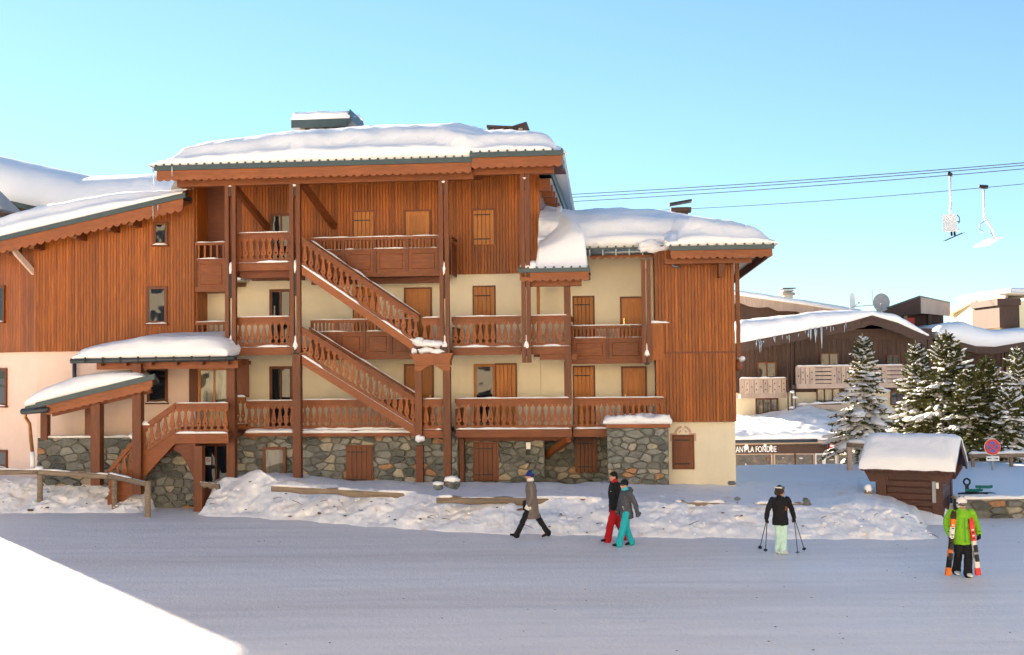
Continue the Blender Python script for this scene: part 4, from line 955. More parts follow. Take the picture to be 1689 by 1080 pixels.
CRR = [(320, 815), (335, 800), (370, 793), (410, 784), (450, 792), (490, 796), (560, 808), (640, 814), (720, 822), (800, 824), (900, 824), (1000, 825), (1100, 829), (1200, 834), (1300, 838), (1380, 838), (1440, 830), (1500, 838), (1540, 852), (1562, 880)]
def bank(name, p0, p1, crest, nu, back, endl, endr, seed):
    def fn(a, b):
        px = lerp(p0, p1, a); t = G(px, interp(TOE, px)); t.y += .35 * fbm(px * .013, seed, 2, 4)
        cy = t.y + 1.3; hc = max(.05, W(px, interp(crest, px), cy).z); hc *= 1
        e = 1
        if endl: e *= sst(0, endl, px - p0)
        if endr: e *= sst(0, endr, p1 - px)
        if b < .62:
            s = b / .62; y = t.y - .15 + 1.65 * s; z = hc * (1 - (1 - s) ** 1.9) if s < 1 else hc; z = hc * (sst(-.05, 1.15, s) * .55 + .5 * s ** .7) * .95
        else:
            s = (b - .62) / .38; y = t.y + 1.5 + back(px) * s ** 1.4; z = hc + (.02 if px < 1000 else lerp(0, max(0, .45 - hc), s))
        p = V((t.x + (0 if b < .62 else (y - cy) * t.x / t.y), y, z))
        k = min(1, b * 9); q = (p.x * 1.1, p.y * 1.1, p.z * 1.4 + seed)
        nz = fbm(p.x * .9, p.y * .9 + p.z, seed, 5); n2 = noise.noise((p.x * 3.1, p.y * 3.1, p.z * 3 + seed)); n3 = noise.noise((p.x * 7, p.y * 7, p.z * 7 + seed))
        f = 1 if b < .66 else .45
        p.z += k * f * hc * (.15 * nz + .06 * n2 + .02 * n3); p.y -= k * f * (.22 * fbm(p.x * 1.3, p.z * 2, seed + 3, 4) + .03 * n3)
        p.x += k * f * .05 * n3
        p.z = p.z * e - .02 * (1 - k) - .04 * (1 - e)
        return tuple(p)
    return obj(name, MB().grid(fn, nu, 56), M['bank'], None, kind='structure', smooth=True)
bank('snow_bank', -160, 240, CRL, 230, lambda px: 4.2, 0, 14, 2)
bank('snow_bank', 321, 1566, CRR, 760, lambda px: 4.4 if px < 1000 else 7.0, 18, 30, 9)
# snow field behind the bank at the right: a smooth mound, then the land drops to the shops
def field(a, b):
    x = lerp(4.5, 44, a); y = lerp(31.4, 62, b); px = 844 + x / y * F
    z = .42 - .012 * (y - 33) + .05 * fbm(x * .35, y * .3, 5, 3) - 4.2 * sst(49.0, 60, y)
    z += .0 * math.exp(-((px - 1330) / 170) ** 2) * sst(38, 47, y) - .25 * sst(1250, 1080, px) * sst(40, 47, y)
    z -= .0 if px < 1430 else .05
    if px > 1575: z += .22 * sst(36, 41, y)
    if y < 33.6: z -= .5 * sst(33.6, 31.6, y)
    if px > 1560: z -= .7 * sst(34.1, 33.7, y)
    return (x, y, z)
obj('snow_field', MB().grid(field, 130, 110), M['field'], None, kind='structure', smooth=True)
def fieldz(x, y):
    px = 844 + x / y * F; return .40 + .30 * math.exp(-((px - 1330) / 170) ** 2) * sst(38, 47, y) - 4.2 * sst(49.5, 60, y) + (.22 * sst(36, 41, y) if px > 1575 else 0)
# lumps of snow, dirt and twigs on the bank face
rr = random.Random(4)
dm = MB(); cl = MB()
for i in range(150):
    px = rr.uniform(330, 1550) if i % 4 else rr.uniform(0, 235); crest = CRR if px > 300 else CRL
    ty, cy = interp(TOE, px), interp(crest, px); f = rr.random() ** 1.3; py = lerp(ty - 4, cy + 8, f); t = G(px, ty); p = W(px, py, t.y + 1.15 * f - .12)
    s = rr.uniform(.008, .03) * (2.0 if rr.random() < .08 else 1)
    if i % 5 < 2: dm.ball(p, (s * rr.uniform(1, 2.2), s, s * .7), 6, 4, .8, i)
    else: cl.ball(p, (s * 1.6, s * 1.3, s * 1.1), 8, 5, .9, i)
for i in range(22):
    px = rr.uniform(340, 1540); ty, cy = interp(TOE, px), interp(CRR, px); f = rr.uniform(.2, .7); p = W(px, lerp(ty, cy, f), G(px, ty).y + 1.15 * f - .14)
    a = rr.uniform(-.5, .5); l = rr.uniform(.12, .35); q = p + V((l * cos(a), 0, l * sin(a))); dm.tube([p, (p + q) / 2 + V((0, -.03, .02)), q], [.012, .01, .005], 5)
obj('dirt_clods', dm, M['dirt'], None, kind='stuff'); obj('snow_clods', cl, M['field'], None, kind='stuff', smooth=True)
# scattered crumbs on the road
cm = MB()
for i in range(120):
    px = rr.uniform(-20, 1700); py = rr.uniform(870, 1078) if i % 3 else rr.uniform(860, 905)
    p = G(px, py); s = rr.uniform(.005, .016); cm.ball(p, (s * 1.6, s * 1.3, s * .6), 6, 4, .8, i)
obj('road_crumbs', cm, M['dirt'], None, kind='stuff')
# ================================================================== fences and buried rails
def log(b, p, q, r, jit=.12, n=7):
    p, q = V(p), V(q); pts = [p.lerp(q, i / n) + V((0, 0, r * jit * math.sin(i * 2.1))) for i in range(n + 1)]
    b.tube(pts, [r * (1 + .12 * math.sin(i * 1.7)) for i in range(n + 1)], 9); return b
p0 = W(-130, 776, 37.6); p1 = W(65, 779, 37.5); p2 = W(188, 787, 37.0); p3 = W(243, 799, 35.6)
f = thing('log_fence', 'weathered round log rail fence in the snow bank by the entrance stairs', 'fence', (p1.x, p1.y, .0))
fo = V(f.location)
for a, b in ((p0, p1), (p1 + V((.05, -.12, .02)), p2), (p2 + V((-.15, 0, .05)), p3)):
    r_ = obj('rail', log(MB(), a - fo, b - fo, .085), M['logs'], f, smooth=True)
    snow_strip('snow', r_, a - fo + V((0, 0, .08)), b - fo + V((0, 0, .08)), .12, .05, int(a.x * 7), .9)
for p in (p1, p2, p3): obj('post', MB().tube([(p.x - fo.x, p.y - fo.y + .05, -.2), (p.x - fo.x, p.y - fo.y + .05, p.z + .10)], .09, 9), M['logs'], f)
lump(f, p1 - fo + V((0, 0, .13)), (.13, .1, .07), 2)
BR = [('half buried log rail by the entrance gap, snow on its ends', 331, 796, 362, 799, 36.3, .09, -.03),
      ('long grey log rail lying half buried below the rubble wall', 448, 803, 690, 816, 34.3, .10, .0),
      ('broken grey log rail with ragged snow, between portal and walker', 720, 822, 972, 824, 32.6, .10, .0),
      ('thin pale plank rail behind the couple', 968, 819, 1098, 821, 33.2, .05, .0),
      ('buried log rail right of the couple', 1112, 830, 1218, 832, 32.1, .11, .0),
      ('short buried log rail behind the skier with poles', 1244, 833, 1338, 832, 31.9, .11, .0)]
for i, (lab, xa, ya, xb, yb, dep, r, dz) in enumerate(BR):
    a, b = W(xa, ya, dep), W(xb, yb, dep); a.z -= .05; b.z -= .05; o = V((a.x, a.y, a.z - r))
    f = thing('log_rail', lab, 'log rail', o, group='log rails half buried in the snow bank')
    lg = obj('rail', log(MB(), a - o, b - o, r, .35, 9), M['logs'], f, smooth=True)
    snow_strip('snow', f, a - o + V((0, -.02, r * .85)), b - o + V((0, -.02, r * .85)), r * 1.6, .10, i + 3, .8, mat='bank')
def block(lab, px, py, dep, w, h, mat='stone', snow=True):
    p = W(px, py, dep); t = thing('stone_block', lab, 'stone', p, group='loose stones on the snow bank'); obj('stone', MB().ball((0, 0, h / 2), (w / 2, w / 2.4, h / 2), 9, 6, .5, px), M[mat], t)
    if snow: lump(t, (0, 0, h * .95), (w * .5, w * .4, h * .38), px)
block('stone block under a snow cap beside the portal post', 745, 806, 32.9, .45, .28); block('small dark stone left of the snow capped block', 722, 809, 32.8, .3, .2)
block('brown stone by the corner of the pale base', 1207, 800, 34.5, .3, .12, 'stone', False); block('small stone on the field above the buried rail', 1216, 826, 32.8, .18, .12, 'stone', False)
block('orange stone right of the short buried rail', 1331, 835, 31.8, .2, .18, 'stone', False); block('grey stone above the short buried rail', 1329, 828, 32.5, .2, .12, 'stone', False)
block('short stump at the left foot of the hut', 1432, 822, 33.4, .22, .3, 'logs'); 
# ================================================================== kiosk hut
yk = 33.2
a = W(1446, 800, yk); b = W(1552, 800, yk); kz0 = .1; kt = W(1500, 772, yk).z
KW = b.x - a.x; kx = (a.x + b.x) / 2
HK = thing('wooden_hut', 'dark red wooden hut under a thick rounded snow roof', 'hut', (kx, yk, .1), radians(-29))
h = kt - .1; dp = 1.75; hw = KW / 2
body = obj('wall', MB().box(-hw + .06, hw - .06, .06, dp, -.3, h + .05), M['kiosk'], HK)
nb = 9
for i in range(nb): z = lerp(-.25, h, i / nb); obj('board', MB().cbox(-hw + .3, hw - .3, .02, .07, z + .008, z + (h + .25) / nb - .008, .012), M['kiosk'], body)
for i in range(nb): z = lerp(-.25, h, i / nb); obj('board', MB().box(hw - .06, hw - .025, .3, dp - .1, z + .008, z + (h + .25) / nb - .008), M['kiosk'], body)
for x0, x1 in ((-hw, -hw + .3), (hw - .3, hw)): obj('corner_post', MB().cbox(x0, x1, -.03, .3, -.3, h, .015), M['kiosk'], HK)
obj('corner_post', MB().cbox(hw - .2, hw + .01, dp - .2, dp + .02, -.3, h, .015), M['kiosk'], HK)
for s, x0, x1 in ((-1, -hw - .38, -hw + .35), (1, hw - .35, hw + .3)):
    for y in (-.02, dp - .18): obj('beam_end', MB().prism([(x0 if s < 0 else x1, h + .02), (x1 if s < 0 else x0, h + .02), (x1 if s < 0 else x0, h - .42), ((x0 + .22) if s < 0 else (x1 - .2), h - .42), ((x0 + .05) if s < 0 else x1, h - .1)], y, y + .2), M['kiosk'], HK)
obj('top_beam', MB().box(-hw - .1, hw + .1, -.035, .1, h - .22, h + .02), M['kiosk'], HK)
ry = dp / 2; rz = h + .82; ev = -.38; ez = h - .02; ex0, ex1 = -hw - .34, hw + .34
for s in (1, -1):
    y0_, y1_ = (ev, ry) if s > 0 else (dp - ev, ry)
    rm = MB().add([(ex0, y0_, ez), (ex1, y0_, ez), (ex1, y1_, rz), (ex0, y1_, rz), (ex0, y0_, ez - .06), (ex1, y0_, ez - .06), (ex1, y1_, rz - .06), (ex0, y1_, rz - .06)], [(0, 1, 2, 3), (7, 6, 5, 4), (0, 4, 5, 1), (1, 5, 6, 2), (2, 6, 7, 3), (3, 7, 4, 0)])
    rf_ = obj('roof', rm, M['kiosk'], HK)
    obj('barge_board', MB().beam((ex1 + .02, y0_, ez - .06), (ex1 + .02, y1_, rz - .06), .05, .16), M['kiosk'], rf_)
n = 10
for i in range(n): x = lerp(ex0, ex1, (i + .5) / n); obj('roof_tile', MB().tube([(x, ev - .02, ez - .03), (x, ev + .12, ez + .0)], .05, 8), M['kiosk'], HK)
gm = MB().add([(hw - .05, .05, h), (hw - .05, dp - .05, h), (hw - .05, ry, rz - .15), (hw - .1, .05, h), (hw - .1, dp - .05, h), (hw - .1, ry, rz - .15)], [(0, 1, 2), (5, 4, 3), (0, 2, 5, 3), (1, 4, 5, 2), (0, 3, 4, 1)])
obj('gable', gm, M['kiosk'], HK)
def ks(a_, b_):
    a_ = .5 - .5 * cos(pi * a_); t = b_ * 2 - 1; T = .34
    e = min(1, min(a_, 1 - a_) * (ex1 - ex0) / .3); ke = (1 - (1 - e) ** 2.6) ** (1 / 2.6); s = abs(t)
    y = ry + (t) * (ry - ev + .05); zr_ = lerp(rz, ez, s)
    es = min(1, (1 - s) * 1.35 / .3); kk = (1 - (1 - es) ** 2.6) ** (1 / 2.6)
    z = zr_ + T * ke * kk * (1 + .10 * fbm(a_ * 3, t * 2, 3)) - .26 * (1 - min(1, s / .4)) ** 2 * ke + .02 * fbm(a_ * 8, t * 4, 8)
    return (lerp(ex0 - .04, ex1 + .06, a_) + .06 * (ke * (1 - ke)) * (1 if a_ > .5 else -1), y - .16 * kk * (1 - kk) * (1 if t < 0 else -1), z)
kg = MB().grid(ks, 50, 48); obj('roof_snow', kg, M['snow'], HK, smooth=True)
obj('notice_strip', MB().box(hw - .28, hw - .18, -.06, -.035, h - .95, h - .35), M['grey'], HK); obj('notice_card', MB().box(hw - .17, hw - .1, -.06, -.036, h - .55, h - .38), M['white'], HK)
# ================================================================== low stone retaining wall, sledges, sign, far rail
y = 33.4; a = W(1583, 824, y); b = W(1760, 820, y)
rw = tag(obj('retaining_wall', MB().box(a.x, b.x, y, y + .5, -.3, a.z), M['mortar']), 'low dry stone retaining wall right of the hut', 'stone wall')
stones(rw, [(a.x, -.05), (b.x, -.05), (b.x, a.z), (a.x, a.z)], y, .48, .19, 12)
snow_cap('snow', rw, a.x - .05, b.x, y - .02, y + .55, lambda u, d: a.z, lambda u, d: .10, .1, 60, 14, 61, .02)
def sledge(lab, px, py, dep, mat, rz, s=1):
    p = W(px, py, dep); t = thing('sledge', lab, 'sledge', p, rz, 'plastic sledges on the snow')
    hull = MB().grid(lambda a_, b_: (lerp(-.42, .5, a_) * s, lerp(-.2, .2, b_) * (1 - .35 * a_ ** 2) * s, (.05 + .13 * (2 * b_ - 1) ** 2 + .16 * max(0, a_ - .7) ** 1.2) * s), 14, 8)
    hull.grid(lambda a_, b_: (lerp(-.42, .5, 1 - a_) * s, lerp(-.2, .2, b_) * (1 - .35 * (1 - a_) ** 2) * s, (.02 + .13 * (2 * b_ - 1) ** 2 + .16 * max(0, (1 - a_) - .7) ** 1.2) * s), 14, 8)
    obj('hull', hull, M[mat], t, smooth=True); obj('seat', MB().box(-.2 * s, .12 * s, -.12 * s, .12 * s, .08 * s, .12 * s), M['iron'], t)
sledge('green plastic sledge lying nearest the stone wall', 1606, 812, 36.2, 'green', .1, .55); sledge('green plastic sledge lying behind the other one', 1622, 806, 37.3, 'green', -.3, .55)
cm = thing('coiled_hose', 'dark coiled hose lying beside the green sledges', 'hose', W(1612, 817, 36.0))
obj('coil', MB().tube([(.55 * cos(a_ * .5) * (1 - a_ * .006) + .1 * sin(a_), .25 * sin(a_ * .5), .03 + .008 * (a_ % 3)) for a_ in range(46)], .035, 6), M['iron'], cm, smooth=True)
p = W(1595, 806, 36.8); rg = thing('ring_post', 'small grey post with a round ring top behind the hut', 'post', p)
obj('ring', MB().tube([(.1 * cos(2*pi*i/14), 0, .22 + .1 * sin(2*pi*i/14)) for i in range(15)], .03, 6, False), M['iron'], rg, smooth=True); obj('stem', MB().box(-.05, .05, -.03, .03, -.2, .13), M['iron'], rg)
ys_ = 43.0; p = W(1637, 737, ys_); R_ = 13.2 / F * ys_
sg = thing('road_sign', 'round no stopping sign, red ring and cross on blue, arrow plate below', 'road sign', (p.x, ys_, .3))
def disc(r0, r1, y0, y1, n=36): 
    o = [(r1*cos(2*pi*i/n), r1*sin(2*pi*i/n)) for i in range(n)]
    return MB().prism(o, y0, y1, [[(r0*cos(2*pi*i/n), r0*sin(2*pi*i/n)) for i in range(n)]] if r0 else [])
zc_ = p.z - .3
for nm, m, r0, r1, y0, y1 in (('rim', 'white', 0, R_ * 1.03, 0, .015), ('blue_disc', 'blue', 0, R_ * .8, -.012, -.004), ('red_ring', 'red', R_ * .68, R_ * .98, -.016, -.003)): obj(nm, disc(r0, r1, y0, y1), M[m], sg, (0, 0, zc_))
for s in (1, -1): obj('red_bar', MB().beam((-.68 * R_ * .707, -.014 - .003 * s, zc_ - s * .68 * R_ * .707), (.68 * R_ * .707, -.014 - .003 * s, zc_ + s * .68 * R_ * .707), .008, R_ * .26, (0, 1, 0)).v and MB().beam((-.70 * R_ * .707, -.018 - .002 * s, zc_ - s * .70 * R_ * .707), (.70 * R_ * .707, -.018 - .002 * s, zc_ + s * .70 * R_ * .707), R_ * .2, .006, (0, 1, 0)), M['red'], sg)
pl = obj('plate', MB().box(-R_ * .8, R_ * .8, -.004, .01, zc_ - R_ * 1.75, zc_ - R_ * 1.15), M['white'], sg)
for s in (1, -1): obj('arrow', MB().prism([(s * .05, zc_ - R_ * 1.47), (s * .05, zc_ - R_ * 1.40), (s * .14, zc_ - R_ * 1.40), (s * .14, zc_ - R_ * 1.33), (s * .22, zc_ - R_ * 1.44), (s * .14, zc_ - R_ * 1.55), (s * .14, zc_ - R_ * 1.47)], -.012, -.0045), M['iron'], pl)
obj('post', MB().tube([(0, .04, -.5), (0, .04, zc_ + R_ * .8)], .04, 10), M['grey'], sg)
a, b = W(1598, 752, 44.5), W(1740, 750, 44.0); o = V((a.x, a.y, .4))
rl = thing('log_fence', 'snow covered log rail behind the road sign', 'fence', o); obj('rail', log(MB(), a - o, b - o, .09), M['logs'], rl, smooth=True); snow_strip('snow', rl, a - o + V((0, 0, .08)), b - o + V((0, 0, .08)), .2, .13, 3)
for t_ in (.05, .5, .95): q = a.lerp(b, t_) - o; obj('post', MB().tube([(q.x, q.y + .05, -.4), (q.x, q.y + .05, q.z)], .08, 8), M['logs'], rl)
a, b = W(1397, 733, 45.5), W(1444, 736, 45); o = V((a.x, a.y, .4)); rl = thing('log_fence', 'snow topped rail on posts at the left of the hut roof', 'fence', o)
obj('rail', log(MB(), a - o, b - o, .1), M['logs'], rl, smooth=True); snow_strip('snow', rl, a - o + V((0, 0, .09)), b - o + V((0, 0, .09)), .3, .16, 5)
for t_ in (.1, .9): q = a.lerp(b, t_) - o; obj('post', MB().box(q.x - .09, q.x + .09, q.y, q.y + .18, -.4, q.z), M['tan'], rl)
# ================================================================== chalets and shop beyond the field
class House:
    def __init__(s, name, label, cat, px, y, z=-3.5):
        p = W(px, 600, y); s.o = V((p.x, y, z)); s.r = thing(name, label, cat, s.o)
    def p(s, name, mb, mat, parent=None, **k):
        if parent is None: return obj(name, mb, M[mat] if isinstance(mat, str) else mat, s.r, -s.o, **k)
        return obj(name, mb, M[mat] if isinstance(mat, str) else mat, parent, **k)
def RW(px0, py0, px1, py1, y):
    a, b = W(px0, py0, y), W(px1, py1, y); return a.x, b.x, b.z, a.z
def wbox(px0, py0, px1, py1, y, dep): x0, x1, z0, z1 = RW(px0, py0, px1, py1, y); return MB().box(x0, x1, y, y + dep, z0, z1)
def hwindow(H, px0, py0, px1, py1, y, cols=2, mat='beam_z', curtain=False):
    x0, x1, z0, z1 = RW(px0, py0, px1, py1, y); k = .09; f = MB()
    f.box(x0, x0+k, y-.08, y, z0, z1).box(x1-k, x1, y-.08, y, z0, z1).box(x0+k, x1-k, y-.08, y, z1-k, z1).box(x0+k, x1-k, y-.08, y, z0, z0+k)
    for i in range(1, cols): x = lerp(x0, x1, i / cols); f.box(x - k/2, x + k/2, y-.075, y-.005, z0+k, z1-k)
    w_ = H.p('window', f, mat); obj('pane', MB().box(x0+k, x1-k, y-.03, y-.004, z0+k, z1-k), M['glassc' if curtain else 'glass'], w_)
    return w_
def cut_balcony(H, px0, py0, px1, py1, y, label=None, style='v', snow=True, dep=1.3):
    """pale boarded balcony front with sawn diamonds and slots"""
    x0, x1, z0, z1 = RW(px0, py0, px1, py1, y); hgt = z1 - z0
    b = H.p('balcony', MB().box(x0, x1, y + .03, y + dep, z0 - .28, z0 - .05), 'tan')
    if label: b['label'] = label
    rail = MB().box(x0 - .03, x1 + .03, y - .06, y + .06, z1 - .09, z1).box(x0, x1, y - .04, y + .03, z0 - .28, z0 + .02)
    obj('rail', rail, M['tan'], b)
    n = max(3, round((x1 - x0) / .3)); w_ = (x1 - x0) / n; rr = random.Random(int(px0))
    for i in range(n):
        u0, u1 = x0 + w_ * i, x0 + w_ * (i + 1); zone = style if style != 'mix' else ('h' if (i // 4) % 2 else 'v')
        if zone == 'h':
            m = MB(); q = 4
            for k in range(q): zz = lerp(z0 + .03, z1 - .1, k / q); m.box(u0 + .002, u1 - .002, y - .02, y + .015, zz + .03, zz + (hgt - .13) / q - .03)
            obj('slat', m, M['tan'], b)
        else:
            c = (u0 + u1) / 2; s_ = .05; hs = []
            for fz in ((.3, .72) if i % 2 else (.5,)):
                zz = lerp(z0, z1 - .1, fz); hs.append([(c - s_, zz), (c, zz - s_ * 1.3), (c + s_, zz), (c, zz + s_ * 1.3)])
            obj('board', MB().prism([(u0 + .018, z0 + .02), (u1 - .018, z0 + .02), (u1 - .018, z1 - .09), (u0 + .018, z1 - .09)], y - .02, y + .015, hs), M['tan'], b)
    for i in range(0, n + 1, 4): u = min(x1, x0 + w_ * i); obj('stile', MB().box(u - .05, u + .05, y - .045, y - .021, z0 + .021, z1 - .091), M['tan'], b)
    if snow: snow_strip('snow', b, (x0, y - .02, z1 + .01), (x1, y - .02, z1 + .01), .16, .09, int(px0))
    return b
def hsnow(H, x0, x1, y0, y1, base, thick, r, nu=90, nv=30, seed=0, bulge=.08, **k):
    o = snow_cap('roof_snow', H.r, x0, x1, y0, y1, base, thick, r, nu, nv, seed, bulge, **k); o.location = -H.o; return o
YA = 76.0
A = House('brown_chalet', 'dark brown chalet with icicles under its snowy gable roof and pale balconies', 'chalet', 1370, YA)
def prof(tab, y):                                   # photo outline -> function of x at depth y
    pts = [(lambda q: (q.x, q.z))(W(a, b, y)) for a, b in tab]; return lambda x: interp(pts, x)
yf = YA - .6
fb = [(1212, 585), (1300, 567), (1400, 548), (1440, 537), (1480, 550), (1528, 572)]; ft = [(1212, 566), (1300, 549), (1400, 530), (1438, 519), (1480, 531), (1528, 553)]
low, up = prof(fb, yf), prof(ft, yf); x0, x1 = W(1212, 550, yf).x, W(1528, 550, yf).x
xs_ = [lerp(x0, x1, i / 120) for i in range(121)]
A.p('fascia', MB().prism([(x, low(x) + .07 * abs(math.sin(x * 4.5)) + .03) for x in xs_] + [(x, up(x)) for x in reversed(xs_)], yf, yf + .12), 'brown')
A.p('roof', MB().prism([(x, up(x) - .22) for x in xs_[::10]] + [(x, up(x) - .02) for x in reversed(xs_[::10])], yf + .121, YA + 12), 'brown')
xr = W(1438, 519, yf).x
hsnow(A, x0, x1 + .05, yf - .1, YA + 11, lambda u, d: up(u) - .03, lambda u, d: interp([(x0, 1.45), (lerp(x0, xr, .55), 1.15), (xr - 1.5, .75), (xr, .35), (lerp(xr, x1, .4), .55), (x1, .35)], u), .75, 130, 36, 71, .12)
A.p('ridge_tile', wbox(1422, 529, 1444, 533, yf - .15, .5), 'brown')
ic = MB(); rr = random.Random(8)
for i in range(30):
    px = rr.uniform(1240, 1400) if i < 34 else rr.uniform(1440, 1515); x = W(px, 550, yf).x; z = up(x) - rr.uniform(.0, .2); l = rr.choice([.2, .25, .3, .4, .5]) * (1 if rr.random() < .8 else 1.5)
    ic.tube([(x, yf - .16, z), (x, yf - .16, z - l * .5), (x, yf - .16, z - l)], [.035, .022, .004], 5)
for px, l in ((1336, .8), (1344, 1.0), (1354, 1.45)): x = W(px, 550, yf).x; z = up(x); ic.tube([(x, yf - .16, z), (x, yf - .16, z - l * .5), (x, yf - .16, z - l)], [.075, .05, .006], 6)
A.p('icicles', ic, 'ice', kind='stuff', smooth=True)
wallA = A.p('wall', wbox(1205, 545, 1540, 652, YA + 1.6, 8), 'brown', label='dark boarded upper wall')
for i in range(44):
    px = lerp(1207, 1538, i / 44); x0_, x1_, z0_, z1_ = RW(px, 560, lerp(1207, 1538, (i + 1) / 44), 632, YA + 1.6); obj('board', MB().cbox(x0_ + .01, x1_ - .01, YA + 1.57, YA + 1.598, z0_, z1_, .01), M['brown'], wallA)
wallB = A.p('wall', wbox(1205, 648, 1540, 760, YA + 1.5, 8), 'cream', label='cream lower wall')
hwindow(A, 1249, 597, 1281, 632, YA + 1.55, 2, 'plank'); hwindow(A, 1352, 582, 1384, 612, YA + 1.55, 2); hwindow(A, 1462, 585, 1484, 612, YA + 1.55, 2)
hwindow(A, 1246, 657, 1284, 688, YA + 1.48, 3, 'beam_z', True); hwindow(A, 1346, 640, 1387, 668, YA + 1.48, 3, 'beam_z', True); hwindow(A, 1468, 645, 1492, 668, YA + 1.48, 2)
cut_balcony(A, 1221, 624, 1297, 649, YA + .2, 'short pale balcony at the left', 'v'); cut_balcony(A, 1313, 604, 1492, 632, YA, 'long pale balcony with slots and diamonds', 'mix')
bl = A.p('low_rail', wbox(1221, 688, 1298, 692, YA + .2, .3).add(*(lambda b: (b.v, b.f))(wbox(1313, 668, 1400, 674, YA + .1, .3))), 'tan')
a, b = W(1221, 688, YA), W(1298, 688, YA); snow_strip('snow', bl, (a.x, YA + .3, a.z), (b.x, YA + .3, b.z), .35, .16, 3)
a, b = W(1313, 668, YA), W(1400, 664, YA); snow_strip('snow', bl, (a.x, YA + .2, a.z), (b.x, YA + .2, b.z), .35, .16, 5)
for px, w_ in ((1300, 3), (1306.5, 3.5), (1312, 2.5)): A.p('pillar', wbox(px - w_/2, 566, px + w_/2, 692, YA - .25, .25), 'brown')
for px in (1534, ): A.p('pillar', wbox(px - 3, 560, px + 3, 700, YA - .1, .3), 'brown')
for i, (a, b) in enumerate(((1307, 646), (1311, 655), (1306, 672), (1312, 683))): p = W(a, b, YA - .3) - A.o; lump(A.r, p, (.16, .14, .09), i)
# satellite dishes and mast
def dish(lab, px, py, y, s, az):
    p = W(px, py, y); t = thing('satellite_dish', lab, 'satellite dish', p - V((0, 0, .9)), az)
    obj('reflector', MB().grid(lambda a, b: (s * .5 * a * cos(2*pi*b), -.18 * s * (a * a) * .5, .9 + s * .58 * a * sin(2*pi*b)), 6, 20), M['white' if s < 1.1 else 'grey'], t, smooth=True)
    obj('mast', MB().tube([(0, .08, -.5), (0, .08, .95)], .045, 8), M['grey'], t); obj('arm', MB().tube([(0, 0, .4), (0, -.55, .75)], .025, 6).ball((0, -.58, .78), .07, 8, 6), M['grey'], t)
dish('pale satellite dish on the snowy roof', 1404, 497, 82, 1.05, radians(50)); dish('dark grey satellite dish on the snowy roof', 1454, 499, 82, 1.15, radians(-20))
p = W(1404, 506, 82.2); q = W(1440, 503, 82.2); an = thing('antenna_bar', 'thin aerial bar running between the two dishes', 'aerial', p); obj('bar', MB().tube([(0, 0, 0), q - p], .03, 6), M['grey'], an); obj('whip', MB().tube([q - p, q - p + V((-.05, 0, 1.1))], .02, 5), M['grey'], an)
# gable behind
Bk = House('rear_chalet', 'brown gable with a thin snow line and chimney behind the icicle roof', 'chalet', 1330, 92)
YB = 92.0; t_ = [(1190, 482), (1225, 487), (1330, 502), (1445, 521), (1500, 527)]; top = prof(t_, YB); xa, xb = W(1190, 500, YB).x, W(1500, 500, YB).x; xs_ = [lerp(xa, xb, i / 20) for i in range(21)]
Bk.p('wall', MB().prism([(xa, W(1190, 620, YB).z), (xb, W(1500, 620, YB).z)] + [(x, top(x) - .4) for x in reversed(xs_)], YB + .8, YB + 10), 'brown')
Bk.p('barge_board', MB().prism([(x, top(x) - .75 - .12 * math.sin(x * 3)) for x in xs_] + [(x, top(x) - .05) for x in reversed(xs_)], YB, YB + .12), 'tan')
hsnow(Bk, xa, xb, YB - .1, YB + 10, lambda u, d: top(u) - .05, lambda u, d: .42, .3, 60, 20, 75, .05)
c_ = Bk.p('chimney', wbox(1293, 486, 1308, 505, YB + 2, 1.2), 'cream'); x0, x1, z0, z1 = RW(1290, 483, 1311, 486, YB + 2)
obj('cap', MB().box(x0, x1, YB + 1.8, YB + 3.4, z0, z1).box(x0 + .1, x1 - .1, YB + 1.9, YB + 3.3, z1 + .12, z1 + .22), M['concrete'], c_); lump(c_, ((x0 + x1) / 2, YB + 2.6, z1 + .05), (.5, .5, .1), 2); obj('cowl', MB().box(x0 + .05, x1 + .1, YB + 1.9, YB + 3.3, z1 + .35, z1 + .42), M['metal'], c_)
# dormer block with light barge boards
Dm = House('dormer_house', 'brown roof block with a pale boarded gable end and a red sign', 'chalet', 1520, 84)
YD = 83.0
L0, L1 = [(1428, 520), (1517, 489)], [(1517, 489), (1567, 500)]
a, b, c = W(1428, 521, YD), W(1517, 490, YD - 3), W(1567, 500, YD + 3)
def quadwall(p, q, h0, h1, th=.15): n_ = (q - p).cross(V((0, 0, 1))).normalized() * th; return MB().add([p + V((0, 0, -h0)), q + V((0, 0, -h1)), q, p, p - n_ + V((0, 0, -h0)), q - n_ + V((0, 0, -h1)), q - n_, p - n_], [(0, 1, 2, 3), (7, 6, 5, 4), (0, 4, 5, 1), (1, 5, 6, 2), (2, 6, 7, 3), (3, 7, 4, 0)])
Dm.p('fascia', quadwall(a, b, .35, 1.15), 'brown'); Dm.p('barge_board', quadwall(b + V((.02, .02, 0)), c, 1.1, .95), 'tan')
Dm.p('roof', MB().add([a, b, c, a + V((4, 9, .6)), a + V((0, 0, .1)), b + V((0, 0, .12)), c + V((0, 0, .1)), a + V((4, 9, .7))], [(3, 2, 1, 0), (4, 5, 6, 7), (0, 1, 5, 4), (1, 2, 6, 5), (2, 3, 7, 6), (3, 0, 4, 7)]), 'metal')
Dm.p('wall', wbox(1462, 512, 1560, 690, YD + 1.5, 6), 'brown'); Dm.p('wall', wbox(1490, 520, 1530, 600, YD + .4, 1.0), 'brown')
Dm.p('pillar', wbox(1531, 512, 1539, 600, YD - .5, .35), 'brown')
s_ = Dm.p('red_panel', wbox(1495, 524, 1509, 541, YD + .30, .08), 'red'); obj('strip', wbox(1491, 520, 1497, 545, YD + .28, .06), M['tan'], s_)
